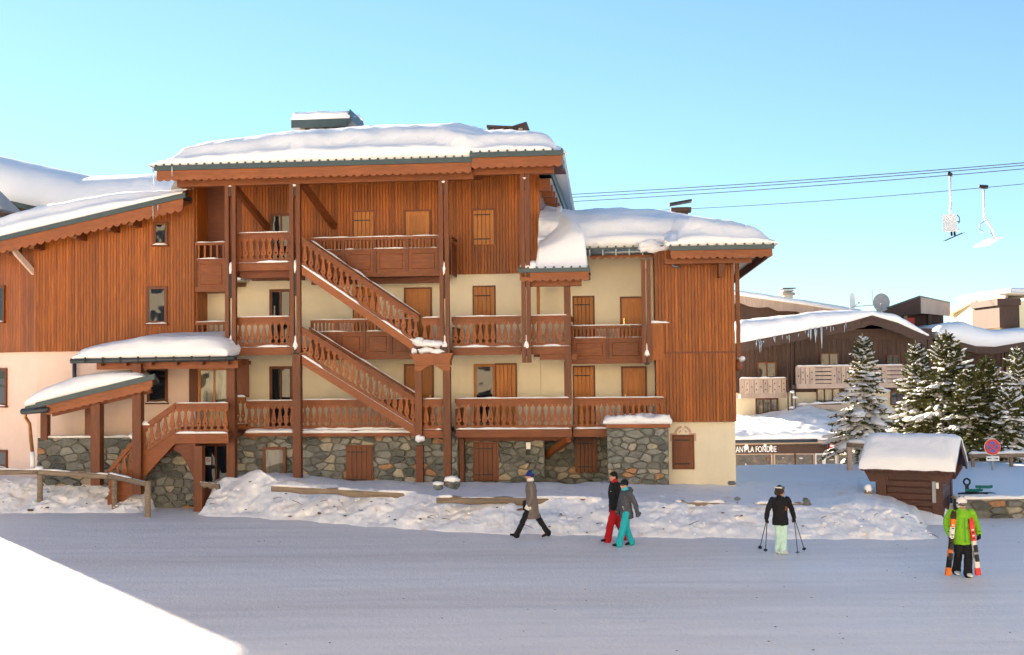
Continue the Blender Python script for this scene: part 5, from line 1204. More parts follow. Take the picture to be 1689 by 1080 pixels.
# right hand chalet
Rt = House('right_chalet', 'dark chalet at the right edge with a drooping snow roof', 'chalet', 1640, 78)
YR = 78.0; t_ = [(1543, 555), (1580, 562), (1610, 570), (1640, 571), (1700, 561), (1760, 555)]; up2 = prof(t_, YR - .5); xa, xb = W(1543, 560, YR).x, W(1790, 560, YR).x; xs_ = [lerp(xa, xb, i / 40) for i in range(41)]
Rt.p('fascia', MB().prism([(x, up2(x) - .55 + .06 * abs(math.sin(x * 4))) for x in xs_] + [(x, up2(x)) for x in reversed(xs_)], YR - .5, YR - .38), 'brown')
Rt.p('roof', MB().prism([(x, up2(x) - .25) for x in xs_[::5]] + [(x, up2(x) - .02) for x in reversed(xs_[::5])], YR - .379, YR + 9), 'brown')
hsnow(Rt, xa, xb, YR - .6, YR + 8, lambda u, d: up2(u) - .03, lambda u, d: interp([(xa, .9), (lerp(xa, xb, .2), 1.5), (lerp(xa, xb, .45), 1.0), (xb, .7)], u), .8, 90, 30, 81, .1)
wr_ = Rt.p('wall', wbox(1540, 560, 1790, 650, YR + 1.6, 7), 'brown'); Rt.p('wall', wbox(1540, 645, 1790, 760, YR + 1.5, 7), 'brown')
for i in range(16): x0_, x1_, z0_, z1_ = RW(1542 + i * 10, 575, 1552 + i * 10, 640, YR + 1.6); obj('board', MB().cbox(x0_ + .01, x1_ - .01, YR + 1.57, YR + 1.598, z0_, z1_, .01), M['brown'], wr_)
cut_balcony(Rt, 1612, 607, 1654, 631, YR, None, 'v'); cut_balcony(Rt, 1660, 607, 1780, 633, YR, None, 'h')
Rt.p('pillar', wbox(1652, 570, 1656, 640, YR - .2, .2), 'brown'); Rt.p('pillar', wbox(1658, 570, 1661, 640, YR - .2, .2), 'brown'); hwindow(Rt, 1668, 585, 1700, 630, YR + 1.55, 2)
# sunlit ochre house
Yl = House('ochre_house', 'sunlit ochre rendered house with a stained wall and dark dormer', 'house', 1620, 90)
YY = 90.0
a, b, c = W(1566, 515, YY + 4), W(1612, 487, YY), W(1652, 494, YY - 5.0)
sidew = MB().add([V((a.x, a.y, -3)), V((c.x, c.y, -3)), V((c.x, c.y, c.z)), V((b.x, b.y, b.z)), V((a.x, a.y, a.z)), V((a.x + 4, a.y + 6, -3)), V((c.x + 8, c.y + 6, -3)), V((c.x + 8, c.y + 6, c.z)), V((b.x + 4, b.y + 6, b.z)), V((a.x + 4, a.y + 6, a.z))],
      [(0, 1, 2, 3, 4), (9, 8, 7, 6, 5), (1, 6, 7, 2), (0, 4, 9, 5), (2, 7, 8, 3), (3, 8, 9, 4)])
Yl.p('wall', sidew, 'yellow')
Yl.p('barge_board', quadwall(a + V((-.3, -.4, .25)), b + V((0, -.4, .25)), .55, .55, .2), 'yellow'); Yl.p('barge_board', quadwall(b + V((0, -.4, .25)), c + V((.1, -.4, .25)), .3, .3, .2), 'tan')
Yl.p('dormer', wbox(1648, 497, 1682, 540, YY - 5.6, 5), 'brown'); Yl.p('dormer_cap', wbox(1645, 492, 1684, 503, YY - 5.9, 5), 'brown')
x0, x1, z0, z1 = RW(1600, 484, 1760, 490, YY + 3); hsnow(Yl, x0, x1, YY - 4.6, YY + 6, lambda u, d: z0, lambda u, d: .35, .3, 40, 20, 91, .03)
# ================================================================== shop with snow terrace
Ys = 70.0
Sh = House('shop_building', 'low restaurant front with lettering, shop windows and deep snow on its roof', 'restaurant', 1310, Ys)
x0, x1, z0, z1 = RW(1190, 719, 1440, 728, Ys)
Sh.p('wall', wbox(1190, 750, 1440, 830, Ys + .8, 5), 'brown')
def terr(u, d): return z0 + .02 * (d - Ys)
hsnow(Sh, x0 - 1, x1, Ys - .4, Ys + 7, lambda u, d: z1 - .25 + .11 * (d - Ys), lambda u, d: .45 + .55 * math.exp(-((u - W(1370, 700, Ys).x) / 2.0) ** 2) * sst(Ys, Ys + 4, d) + .16 * fbm(u * .7, d * .7, 2, 3), .5, 120, 50, 95, .06, rough=1.4)
Sh.p('roof', MB().box(x0 - 1, x1, Ys - .3, Ys + 7.5, z0 - .05, z0 + .1), 'tan')
Sh.p('gutter', MB().tube([(x0 - 1, Ys - .45, z0 + .1), (W(1345, 730, Ys).x, Ys - .45, z0 + .12)], .1, 8), 'dzinc')
fx = Sh.p('sign_fascia', wbox(1190, 735, 1365, 747, Ys + .1, .3), 'brown', label='dark brown sign board with white letters')
cu = bpy.data.curves.new('letters', 'FONT'); cu.body = 'RESTAURANT LA FONDUE'; cu.size = .50; cu.extrude = .02; cu.space_character = 1.02; cu.offset = .006
tmp = bpy.data.objects.new('tmp', cu); COL.objects.link(tmp); bpy.context.view_layer.update()
me = bpy.data.meshes.new_from_object(tmp.evaluated_get(bpy.context.evaluated_depsgraph_get())); bpy.data.objects.remove(tmp)
xe = W(1281, 741, Ys).x; wd_ = max(v.co.x for v in me.vertices); zt = W(1250, 745.5, Ys).z
# serifs: small bars at the feet and heads of the straight letters would be under a pixel; the plain capitals stay
k = 1.0; tx_w = (W(1281, 741, Ys).x - W(1213, 741, Ys).x) / .66
me.name = 'letters'; me.materials.append(M['white']); o = obj('lettering', me, None, fx, (xe - wd_ * (tx_w / wd_), Ys + .07, zt), (pi/2, 0, 0)); o.scale = (tx_w / wd_, 1, 1)
sx, sz = W(1228, 736, Ys).x, W(1228, 737, Ys).z
for px, py, r in ((1231, 737, .12), (1272, 738, .1), (1262, 733, .1)): p = W(px, py, Ys); lump(fx, (p.x, Ys + .02, p.z), (r, .12, r * 1.6), px)
for i, (a, b, m_) in enumerate(((1213, 1272, 'glassb'), (1278, 1310, 'glassb'), (1312, 1342, 'glassb'), (1346, 1357, 'glassb'), (1361, 1378, 'glassb'), (1382, 1412, 'glassb'))):
    x0_, x1_, z0_, z1_ = RW(a, 750, b, 800, Ys + .7); w_ = Sh.p('shop_window', MB().box(x0_, x1_, Ys + .72, Ys + .78, z0_, z1_), m_)
    obj('frame', MB().box(x0_ - .1, x0_, Ys + .6, Ys + .8, z0_, z1_ + .1).box(x1_, x1_ + .1, Ys + .6, Ys + .8, z0_, z1_ + .1).box(x0_, x1_, Ys + .6, Ys + .8, z1_, z1_ + .1), M['tan'] if i not in (3, 4) else M['white'], w_)
rr = random.Random(5)
for px, py, w_, h_, m_ in ((1229, 764, 3, 7, 'white'), (1265, 755, 4, 4, 'plank_y'), (1300, 763, 5, 5, 'grey'), (1318, 742 + 12, 7, 3, 'white'), (1325, 765, 4, 6, 'tan'), (1290, 754, 4, 2, 'white'), (1368, 757, 9, 2, 'white'), (1404, 760, 4, 5, 'red'), (1395, 764, 5, 4, 'plank_y')):
    x0_, x1_, z0_, z1_ = RW(px, py, px + w_, py + h_, Ys + .6); Sh.p('display_item', MB().ball(((x0_ + x1_) / 2, Ys + .66, (z0_ + z1_) / 2), ((x1_ - x0_) / 2, .05, (z1_ - z0_) / 2), 8, 6), m_)
p = W(1375, 735, Ys - .8); bd = thing('round_sign', 'square dark hanging sign with a red round emblem at the shop corner', 'shop sign', p, radians(8))
obj('board', MB().box(-.34, .34, 0, .1, -.34, .34), M['iron'], bd); obj('emblem', MB().prism([(.29*cos(2*pi*i/28), .29*sin(2*pi*i/28)) for i in range(28)], -.03, -.002), M['red'], bd)
obj('band', MB().box(-.22, .22, -.04, -.031, -.06, .06), M['white'], bd); obj('bracket', MB().beam((0, .1, .3), (0, .9, .3), .05, .05), M['iron'], bd)
x0_, x1_, z0_, z1_ = RW(1383, 727, 1440, 742, Ys - .2); aw = thing('shop_board', 'dark name board under snow beside the round red sign', 'sign board', (x0_, Ys - .2, z0_)); obj('board', MB().box(0, x1_ - x0_, 0, .15, 0, z1_ - z0_), M['iron'], aw); snow_strip('snow', aw, (0, .05, z1_ - z0_), (x1_ - x0_, .05, z1_ - z0_), .4, .3, 3)
# ================================================================== chair lift
YC = 92.0
cabs = []
def cable(lab, a, b, dy=0, r=.035):
    p, q = W(*a, YC + dy + 14), W(*b, YC + dy); d_ = q - p; p2 = p - d_ * .25; q2 = q + d_ * .35; c = MB(); n_ = 24
    pts = [p2.lerp(q2, i / n_) - V((0, 0, .45 * 4 * (i / n_) * (1 - i / n_))) for i in range(n_ + 1)]; c.tube([x - p2 for x in pts], r, 6)
    t_ = thing('lift_cable', lab, 'cable', p2, group='cables of the chair lift'); obj('rope', c, M['steel'], t_, smooth=True); return pts
def on(pts, px):                                    # point of a cable above photo column px
    best = min(pts[i].lerp(pts[i+1], j / 40) for i in range(len(pts) - 1) for j in range(40)) if 0 else None
    for i in range(len(pts) - 1):
        for j in range(60):
            q = pts[i].lerp(pts[i+1], j / 60); x = (CR.transposed() @ (q - CAMP)); xx = 844.5 + x.x / -x.z * F
            if xx >= px: return q
    return q
cable('topmost thin cable of the chair lift', (909, 318), (1689, 262)); cA = cable('second cable of the chair lift', (909, 323), (1689, 266), 0, .034)
cB = cable('third cable, carrying the chair with the rider', (909, 330), (1689, 272), 0, .034); cC = cable('lowest cable, carrying the empty chair', (1140, 340), (1689, 297), 3, .028)
def chair(lab, pts, px, rz, empty):
    top = on(pts, px); t = thing('lift_chair', lab, 'chair lift seat', top, rz, 'white chairs hanging from the lift'); t.scale = (.88,) * 3
    gr = MB().box(-.42, .42, -.12, .12, -.1, .2)
    for i in range(5): gr.ball((-.4 + .2 * i, 0, .12), (.13, .16, .17), 8, 6)
    obj('grip', gr, M['iron'], t); h = MB().tube([(0, 0, -.1), (0, 0, -2.3), (.02, 0, -2.9), (-.12 if not empty else .25, 0, -3.2), (-.3 if not empty else .95, 0, -3.9), (-.2 if not empty else 1.2, 0, -4.6), (-.1 if not empty else 1.1, 0, -5.0)], [.10, .10, .13, .13, .1, .09, .09], 8); obj('hanger', h, M['chair'], t, smooth=True)
    if empty:
        obj('seat', MB().beam((1.05, -.9, -5.0), (-.35, -.9, -5.6), .01, .14).v and MB().add([(1.1, -1.1, -4.95), (1.1, 1.1, -4.95), (-.4, 1.1, -5.65), (-.4, -1.1, -5.65), (1.1, -1.1, -4.8), (1.1, 1.1, -4.8), (-.4, 1.1, -5.5), (-.4, -1.1, -5.5)], [(0, 1, 2, 3), (7, 6, 5, 4), (0, 4, 5, 1), (1, 5, 6, 2), (2, 6, 7, 3), (3, 7, 4, 0)]), M['chair'], t)
        obj('safety_bar', MB().tube([(.2, 0, -3.1), (-.5, 0, -3.5), (-.6, 0, -4.0), (-.2, 0, -4.2), (.2, .6, -4.2)], .05, 6).tube([(.0, -.6, -4.2), (.1, -.9, -4.7), (.3, -1, -5.1)], .05, 6), M['grey'], t, smooth=True)
    else:
        obj('backrest', MB().beam((-.55, 0, -3.75), (-.7, 0, -5.0), .18, 1.9, (0, 1, 0)).v and MB().prism([(-.62, -5.2), (-.50, -5.2), (-.58, -4.3), (-.78, -3.75), (-.90, -3.75), (-.72, -4.3)], -.62, .62), M['chair'], t)
        obj('seat', MB().prism([(-.6, -5.3), (.45, -5.22), (.6, -5.0), (.55, -4.98), (.42, -5.1), (-.6, -5.16)], -.62, .62), M['chair'], t); obj('safety_bar', MB().tube([(-.3, -.6, -3.8), (.6, -.6, -3.9), (.8, -.6, -4.3), (.3, -.6, -4.5)], .045, 6).tube([(.8, -.6, -4.3), (.8, .6, -4.3)], .045, 6), M['iron'], t, smooth=True)
    return t, top
cR, tR = chair('white lift chair carrying one rider with skis', cB, 1567, radians(58), False); chair('empty white lift chair with a curved arm', cC, 1622, radians(20), True)
# ================================================================== conifers under snow
t = NT('conifer_needles'); co = t.coord('World'); n = t.noise(co, 3.0, 4); t.col(t.ramp(n, [(.3, (.05, .06, .02)), (.5, (.105, .115, .035)), (.72, (.22, .19, .06))])); M['needle'] = t.set(.75, 0, .2)
M['bark'] = plain('conifer_bark', (.10, .065, .045), .9, nz=.4)
TREES = 'snow laden conifers before the dark chalets'
def tree(lab, px, py_top, py_base, y, spread, seed, snow=1.0, dens=1.0, twin=False, lean=0):
    rr = random.Random(seed); base = W(px, py_base, y); topz = W(px, py_top, y).z; H = topz - base.z
    T = thing('conifer', lab, 'tree', base, 0, TREES)
    tr = MB().tube([(0, 0, -.4), (lean * .4, 0, H * .4), (lean * .8, 0, H * .75), (lean, 0, H)], [.10 * H / 5, .075 * H / 5, .045 * H / 5, .012], 8)
    obj('trunk', tr, M['bark'], T)
    nd = MB(); sn = MB(); lv = []; fs = []
    def twig(p, d, l, w):
        d = d.normalized(); s = d.cross(V((rr.uniform(-.3, .3), rr.uniform(-.3, .3), 1))).normalized(); u = s.cross(d)
        n_ = len(nd.v)
        nd.v += [tuple(p - s * w * .35), tuple(p + s * w * .35), tuple(p + d * l * .55 + s * w), tuple(p + d * l), tuple(p + d * l * .55 - s * w), tuple(p + d * l * .5 + u * w * 1.1), tuple(p + d * l * .5 - u * w * .9)]
        nd.f += [(n_, n_+1, n_+2, n_+3, n_+4), (n_, n_+5, n_+3), (n_, n_+3, n_+6)]
    nb = int(150 * dens * H / 5)
    for i in range(nb):
        if rr.random() < .10: continue
        f = (i + rr.random()) / nb; f = f ** .85; z = H * lerp(.06, .985, f); az = i * 2.399 + rr.uniform(-.4, .4)
        ln = spread * (1 - f) ** .85 * rr.uniform(.62, 1.22) + .10; pitch = lerp(-.28, .55, f ** 1.6) + rr.uniform(-.12, .12)
        d = V((cos(az), sin(az), 0)); p0 = V((lean * f, 0, z)); k = max(3, int(ln / .13)); pts = []
        for j in range(k + 1):
            s = j / k; pts.append(p0 + d * (ln * s) + V((0, 0, ln * (math.sin(pitch) * s - .26 * s * s * (1 if f < .75 else .3) + .10 * s ** 4))))
        side = V((-d.y, d.x, 0))
        nd.tube([pts[0], pts[-1]], [.018, .006], 4, False)
        for j in range(k):
            p = pts[j + 1]; s = (j + 1) / k; wdt = ln * .36 * (1 - .62 * s) * min(1, s * 2.2 + .25)
            for q in (-1, 1):
                for r_ in range(2):
                    a = side * q * rr.uniform(.6, 1) + d * rr.uniform(.35, .9) + V((0, 0, rr.uniform(-.35, .12))); twig(p + d * rr.uniform(-.06, .06), a, wdt * rr.uniform(.6, 1.1) + .07, .035 + .02 * rr.random())
                    if rr.random() < .20 * snow: fr_ = p + a.normalized() * wdt * rr.uniform(.3, .8); q_ = rr.uniform(.035, .075); sn.ball(fr_ + V((0, 0, .025)), (q_ * 1.3, q_, q_ * .5), 6, 4, .5, i + j)
            twig(p, d + V((0, 0, rr.uniform(-.5, .3))), .16, .04)
            if rr.random() < .6: twig(p, V((rr.uniform(-.5, .5), rr.uniform(-.5, .5), -1)), .13, .04)
        twig(pts[-1], d + V((0, 0, .25)), .2, .045)
        if rr.random() < .86 * snow:
            for j in range(1, k + 1):
                if rr.random() < .34: continue
                s = j / k; r_ = (ln * .17 * (1 - .40 * s) + .055) * rr.uniform(.6, 1.35) * (.6 + .4 * snow); p = pts[j] + V((rr.uniform(-.05, .05), rr.uniform(-.05, .05), .035)) + side * rr.uniform(-.12, .12) * ln
                n_ = len(sn.v); sn.ball((0, 0, 0), (r_ * 1.35, r_ * .8, r_ * .42), 8, 5, .55, seed + i + j)
                ca, sa = cos(az), sin(az); tl = pts[j].z - pts[j-1].z
                for m in range(n_, len(sn.v)):
                    x, y_, z_ = sn.v[m]; z_ = z_ if z_ > 0 else z_ * .5; z_ += x * tl / max(.05, ln / k) - .35 * y_ * y_ / max(r_, .05); sn.v[m] = (p.x + x * ca - y_ * sa, p.y + x * sa + y_ * ca, p.z + z_)
    for b in range(6): twig(V((lean, 0, H * (.93 + .012 * b))), V((rr.uniform(-.6, .6), rr.uniform(-.6, .6), 1.2)), .2, .035)
    nd.tube([(lean, 0, H * .95), (lean, 0, H * 1.02)], [.05, .03], 6)
    cr_ = obj('crown', nd, M['needle'], T); obj('snow', sn, M['snow'], T, smooth=True, kind='stuff'); return T
tree('slender snow covered conifer with a forked tip, leftmost of the row', 1428, 554, 785, 50, 1.75, 1, 1.1)
tree('tall broad conifer behind the hut, tallest of the row', 1566, 548, 800, 51, 2.6, 2, .62, 1.35)
tree('conifer with warm lit snow left of the tallest conifer', 1516, 566, 800, 53, 2.0, 3, .8, 1.1)
tree('dark conifer with little snow behind the road sign', 1632, 590, 800, 49, 2.1, 4, .30, 1.3)
tree('conifer cut by the right picture edge, yellowish tip', 1684, 575, 800, 50, 1.9, 5, .9, 1.2)
tree('low snowy conifer under the right edge tree', 1664, 640, 800, 47.5, 1.4, 6, .9, 1.0)
tree('small conifer tip peeping between hut roof and tallest conifer', 1597, 610, 800, 48.5, 1.8, 7, .45, 1.2)
# ================================================================== people
def cloth(name, c, rough=.85, nz=.18, sc=9):
    t = NT(name); co = t.coord('World'); n = t.noise(co, sc, 5, .6); t.col(t.mix(n, tuple(x * (1 - nz * 1.6) for x in c), tuple(min(1, x * (1 + nz)) for x in c)))
    t.bump(t.noise(t.coord('World', (1, 1, .6)), 16, 3, .6), .6, .03); M[name] = t.set(rough, 0, .25)
for nm, c in (('skin', (.52, .27, .18)), ('coat', (.17, .135, .115)), ('black_cloth', (.012, .012, .014)), ('charcoal', (.075, .078, .088)), ('red_cloth', (.42, .010, .014)), ('teal', (.02, .38, .42)), ('mint', (.52, .74, .64)), ('lime', (.19, .46, .02)),
              ('navy', (.02, .028, .16)), ('teal_hat', (.02, .2, .16)), ('white_cloth', (.72, .68, .64)), ('hair', (.012, .009, .008)), ('dark_brown', (.05, .028, .02)), ('orange', (.66, .17, .03)), ('boot_white', (.66, .66, .62)), ('cyan', (.05, .42, .52))): cloth(nm, c)
t = NT('goggle_lens'); t.col((.12, .10, .09)); M['lens'] = t.set(.08, .6, .8)
FOLD = bpy.data.textures.new('cloth_folds', 'CLOUDS'); FOLD.noise_scale = .10; FOLD.noise_depth = 2
def rem(o, v=.014, sm=2):
    m = o.modifiers.new('weld', 'REMESH'); m.mode = 'VOXEL'; m.voxel_size = v; m.use_smooth_shade = True
    if sm == 2:
        d_ = o.modifiers.new('folds', 'DISPLACE'); d_.texture = FOLD; d_.texture_coords = 'LOCAL'; d_.strength = .035; d_.mid_level = .5
    if sm: s = o.modifiers.new('soft', 'SMOOTH'); s.iterations = sm; s.factor = .5
    return o
def limb(b, pts, rad, k=1.0, n=12): 
    P = [V(p) for p in pts]; Q = []; R = []
    for i in range(len(P) - 1):
        for j in range(4):
            f = j / 4; Q.append(P[i].lerp(P[i+1], f)); R.append(lerp(rad[i], rad[i+1], f) * k)
    Q.append(P[-1]); R.append(rad[-1] * k)
    for _ in range(2):
        for i in range(1, len(Q) - 1): Q[i] = Q[i] * .6 + (Q[i-1] + Q[i+1]) * .2
    b.tube(Q, R, n); b.ball(Q[0], R[0], 10, 6); b.ball(Q[-1], R[-1], 10, 6)
def hand(b, w, d, inward, k=1.0, curl=.6):
    """palm, four unequal curled fingers and a thumb leaving the side of the palm"""
    d = V(d).normalized(); s = V(inward); s = (s - d * d.dot(s)).normalized(); f = d.cross(s)      # s: palm faces; f: thumb side
    pw = V(w); b.tube([pw - d * .02, pw + d * .03, pw + d * .085], [(.024*k, .02*k), (.042*k, .019*k), (.044*k, .016*k)], 10, True, f)
    for i, l in enumerate((.066, .076, .072, .056)):
        o = pw + d * .08 + f * (.032 - .0215 * i) * k; e1 = o + (d * cos(curl * .5) + s * sin(curl * .5)) * l * .5; e2 = e1 + (d * cos(curl * 1.5) + s * sin(curl * 1.5)) * l * .32; e3 = e2 + (d * cos(curl * 2.3) + s * sin(curl * 2.3)) * l * .25
        b.tube([o, e1, e2, e3], [.0105*k, .0098*k, .009*k, .008*k], 7)
    o = pw + d * .025 + f * .036 * k; b.tube([o, o + (d * .7 + f * .6 + s * .25) * .04, o + (d * 1.5 + f * .75 + s * .6) * .042], [.014*k, .012*k, .010*k], 7)
def person(label, px, py, rz, H, J, G_, group='people walking on the snowy street', at=None):
    """J: joints in metres for a 1.75 m adult, +x ahead, +y to the left. G_: list of garments"""
    s = H / 1.75; o = at if at is not None else G(px, py); b = MB(); w = J.get('bulk', 1.0)
    hp, ch, nk = V(J['hip']), V(J['chest']), V(J['neck']); hd = V(J['head']); yaw = J.get('yaw', 0)
    up = (nk - hp).normalized()
    b.tube([hp - up * .10, hp, hp.lerp(ch, .45), ch, ch.lerp(nk, .55), nk], [(.12, .09), (.155, .11), (.135, .095), (.17, .115), (.16, .10), (.06, .055)], 14, True, (0, 1, 0))
    b.tube([nk - up * .06, nk, hd - V((0, 0, .06))], [.062, .055, .055], 10)
    for sd in (0, 1): limb(b, J['legs'][sd], [.085, .055, .042]); a = V(J['legs'][sd][2]); fd = V(J['feet'][sd]); b.tube([a - fd * .05 + V((0, 0, -.03)), a + fd * .06 + V((0, 0, -.045)), a + fd * .15 + V((0, 0, -.06))], [(.035, .035), (.042, .03), (.03, .02)], 10)
    for sd in (0, 1): limb(b, J['arms'][sd], [.052, .04, .028]); q = J['arms'][sd]; hand(b, q[2], J.get('hd', [V(q[2]) - V(q[1])] * 2)[sd] if 'hd' in J else V(q[2]) - V(q[1]), (0, 1 if sd else -1, 0))
    R = Matrix.Rotation(yaw, 3, 'Z')
    def hpt(x, y, z): return hd + R @ V((x, y, z))
    n0 = len(b.v)
    b.ball(hd + V((0, 0, .012)), (.095, .077, .105), 16, 12)
    b.tube([hpt(.02, 0, -.02), hpt(.035, 0, -.07), hpt(.04, 0, -.115)], [(.062, .065), (.055, .058), (.03, .035)], 12, True, R @ V((0, 1, 0)))
    b.tube([hpt(.085, 0, .012), hpt(.105, 0, -.02), hpt(.102, 0, -.035)], [.010, .014, .015], 8); b.ball(hpt(.085, 0, -.068), (.016, .026, .008), 8, 6); b.ball(hpt(.088, 0, -.062), (.014, .022, .007), 8, 6)
    for y in (-.078, .078): b.ball(hpt(-.005, y, -.01), (.022, .010, .032), 8, 6)
    P = rem(obj('person', b, M['skin'], None, o, (0, 0, rz), True), .011, 1); P.scale = (s, s, s); tag(P, label, 'person', group)
    for y in (-.031, .031): e = hpt(.084, y, .008); obj('eye', MB().ball(e, .010, 8, 6), M['black_cloth'], P, smooth=True)
    for g in G_:
        kind, mat = g[0], M[g[1]]; k = g[2] if len(g) > 2 else 1.0; m = MB()
        if kind == 'trousers':
            m.tube([hp - up * .11, hp - up * .02, hp + up * .12], [(.15*k, .115*k), (.172*k, .125*k), (.16*k, .115*k)], 14, True, (0, 1, 0))
            for L_ in J['legs']: 
                a = V(L_[2]); kn = V(L_[1]); e = a + (a - kn).normalized() * (.045)
                limb(m, [L_[0], L_[1], a.lerp(kn, .35), e], [.108, .082, .076, .086], k)
            rem(obj('trousers', m, mat, P, smooth=True), .014, 2)
        elif kind in ('jacket', 'coat'):
            ln = .17 if kind == 'jacket' else .40; fl = 1.0 if kind == 'jacket' else 1.12
            m.tube([hp - up * ln, hp - up * .03, hp.lerp(ch, .5), ch, ch.lerp(nk, .6), nk + up * .045], [(.20*k*fl, .165*k*fl), (.195*k, .155*k), (.178*k, .14*k), (.205*k, .15*k), (.185*k, .125*k), (.072, .07)], 16, True, (0, 1, 0))
            for A_ in J['arms']: limb(m, [A_[0], A_[1], V(A_[1]).lerp(V(A_[2]), .96)], [.078, .066, .056], k)
            m.tube([nk - up * .03, nk + up * .07], [(.085, .08), (.08, .078)], 12, True, (0, 1, 0)); rem(obj(kind, m, mat, P, smooth=True), .014, 2)
        elif kind == 'collar': rem(obj('collar', m.tube([nk - up * .0, nk + up * .05, nk + up * .10], [(.09, .088), (.085, .084), (.074, .074)], 14, True, (0, 1, 0)), mat, P, smooth=True), .012, 1)
        elif kind == 'scarf': rem(obj('scarf', m.tube([nk + up * .015, nk + up * .065, nk + up * .11], [(.098, .10), (.095, .095), (.07, .075)], 14, True, (0, 1, 0)), mat, P, smooth=True), .012, 1)
        elif kind == 'boots':
            for sd in (0, 1):
                a = V(J['legs'][sd][2]); fd = V(J['feet'][sd]).normalized(); kn = V(J['legs'][sd][1]); q = MB(); u_ = (kn - a).normalized(); dn = fd.cross(V((0, 1, 0))); dn = dn if dn.z < 0 else -dn
                q.tube([a + u_ * (.12 * k), a, a + dn * .04], [.062*k, .058*k, .055*k], 12); q.tube([a - fd * .075 + dn * .05, a + fd * .02 + dn * .045, a + fd * .12 + dn * .055, a + fd * .185 + dn * .062], [(.046*k, .045), (.05*k, .048), (.05*k, .036), (.03*k, .024)], 12, True, (0, 1, 0))
                rem(obj('boot', q, mat, P, smooth=True), .012, 1)
        elif kind == 'gloves':
            for sd in (0, 1):
                q = MB(); A_ = J['arms'][sd]; d = V(J['hd'][sd]) if 'hd' in J else V(A_[2]) - V(A_[1]); hand(q, A_[2], d, (0, 1 if sd else -1, 0), 1.65, J.get('curl', .6)); dd = d.normalized(); q.tube([V(A_[2]) - dd * .07, V(A_[2]) + dd * .01], [.05, .042], 10); rem(obj('glove', q, mat, P, smooth=True), .009, 1)
        elif kind == 'hair':
            m.ball(hpt(-.012, 0, .034), (.104, .086, .102), 14, 10); m.ball(hpt(-.05, 0, -.01), (.07, .08, .09), 12, 8)
            h_ = rem(obj('hair', m, mat, P, smooth=True), .011, 1)
        elif kind == 'hat':
            m.ball(hpt(-.015, 0, .055), (.112, .095, .105), 14, 10); m.tube([hpt(-.012, 0, .02), hpt(-.012, 0, .055)], [(.098, .113), (.098, .112)], 16, True, R @ V((0, 1, 0))); rem(obj('hat', m, mat, P, smooth=True), .011, 1)
        elif kind == 'helmet':
            m.ball(hpt(-.012, 0, .045), (.135, .115, .125), 16, 12); m.ball(hpt(-.05, 0, -.02), (.09, .105, .09), 12, 8); rem(obj('helmet', m, mat, P, smooth=True), .012, 1)
            for y in (-.045, .045): obj('vent', MB().beam(hpt(.03, y, .166), hpt(-.05, y, .168), .012, .012), M['black_cloth'], P)
        elif kind in ('goggles', 'goggles_up'):
            dz = .01 if kind == 'goggles' else .10; f_ = 1.0 if kind == 'goggles' else .93
            arc = [hpt(.012 + .105 * f_ * cos(a_), .085 * sin(a_), dz) for a_ in [radians(x) for x in range(-75, 76, 15)]]
            obj('goggles', MB().tube(arc, [(.034, .016)] * len(arc), 10, True, (0, 0, 1)), M['lens'], P, smooth=True)
            st = [hpt(-.012 + .142 * cos(a_), .119 * sin(a_), dz + .02) for a_ in [radians(x) for x in range(60, 301, 20)]]; obj('goggle_strap', MB().tube(st, [(.018, .006)] * len(st), 8, True, (0, 0, 1)), M['white_cloth' if kind == 'goggles_up' else 'black_cloth'], P, smooth=True)
        elif kind == 'sunglasses': obj('sunglasses', MB().tube([hpt(.02 + .082 * cos(a_), .078 * sin(a_), .012) for a_ in [radians(x) for x in range(-70, 71, 14)]], [(.02, .008)] * 11, 8, True, (0, 0, 1)), M['lens'], P, smooth=True)
        elif kind == 'zip': a_ = ch + V((.14, -.02, .1)); obj('zip', MB().beam(V(g[3]), V(g[4]), .014, .014), mat, P)
        elif kind == 'strap': obj('strap', MB().tube([V(p) for p in g[3]], [(.018, .006)] * len(g[3]), 6, True, (0, 1, 0)), mat, P, smooth=True)
    return P
# --- man in the long coat, striding to the left
JM = dict(hip=(0, 0, .90), chest=(.02, 0, 1.25), neck=(.03, 0, 1.46), head=(.05, 0, 1.60), legs=[((.02, .085, .86), (.21, .09, .50), (.40, .09, .11)), ((-.02, -.085, .86), (-.17, -.09, .47), (-.40, -.09, .13))],
          feet=[V((.97, .0, .22)), V((.93, 0, -.36))], arms=[((.02, .20, 1.40), (-.02, .25, 1.12), (.09, .23, .87)), ((.02, -.20, 1.40), (.05, -.25, 1.12), (.0, -.22, .86))], yaw=.0)
pm = person('person in long grey brown coat and blue green woollen hat striding left', 878, 886, pi, 1.75, JM, [('trousers', 'black_cloth', .95), ('coat', 'coat', 1.02), ('boots', 'black_cloth', .95), ('scarf', 'white_cloth'), ('hat', 'navy'), ('gloves', 'white_cloth')])
obj('hat_patch', MB().ball((-.06 + .05, 0, 1.70), (.07, .075, .05), 12, 8), M['teal_hat'], pm, smooth=True)
bp = pm.location + V((-.16, -.02, .70)); bg_ = thing('shoulder_bag', 'small dark shoulder bag hanging in front of the grey brown coat', 'bag', bp)
obj('pouch', rem(obj('pouch', MB().tube([(0, .22, -.02), (0, .22, .14), (0, .22, .24)], [(.05, .1), (.055, .11), (.045, .09)], 12), M['black_cloth'], bg_, smooth=True), .014, 2).data, M['black_cloth'], bg_).hide_render = False if 0 else False
obj('strap', MB().tube([(.0, .2, .2), (.05, .06, .5), (.14, -.12, .74), (.20, .0, .78)], [(.014, .006)] * 4, 6), M['black_cloth'], bg_, smooth=True)
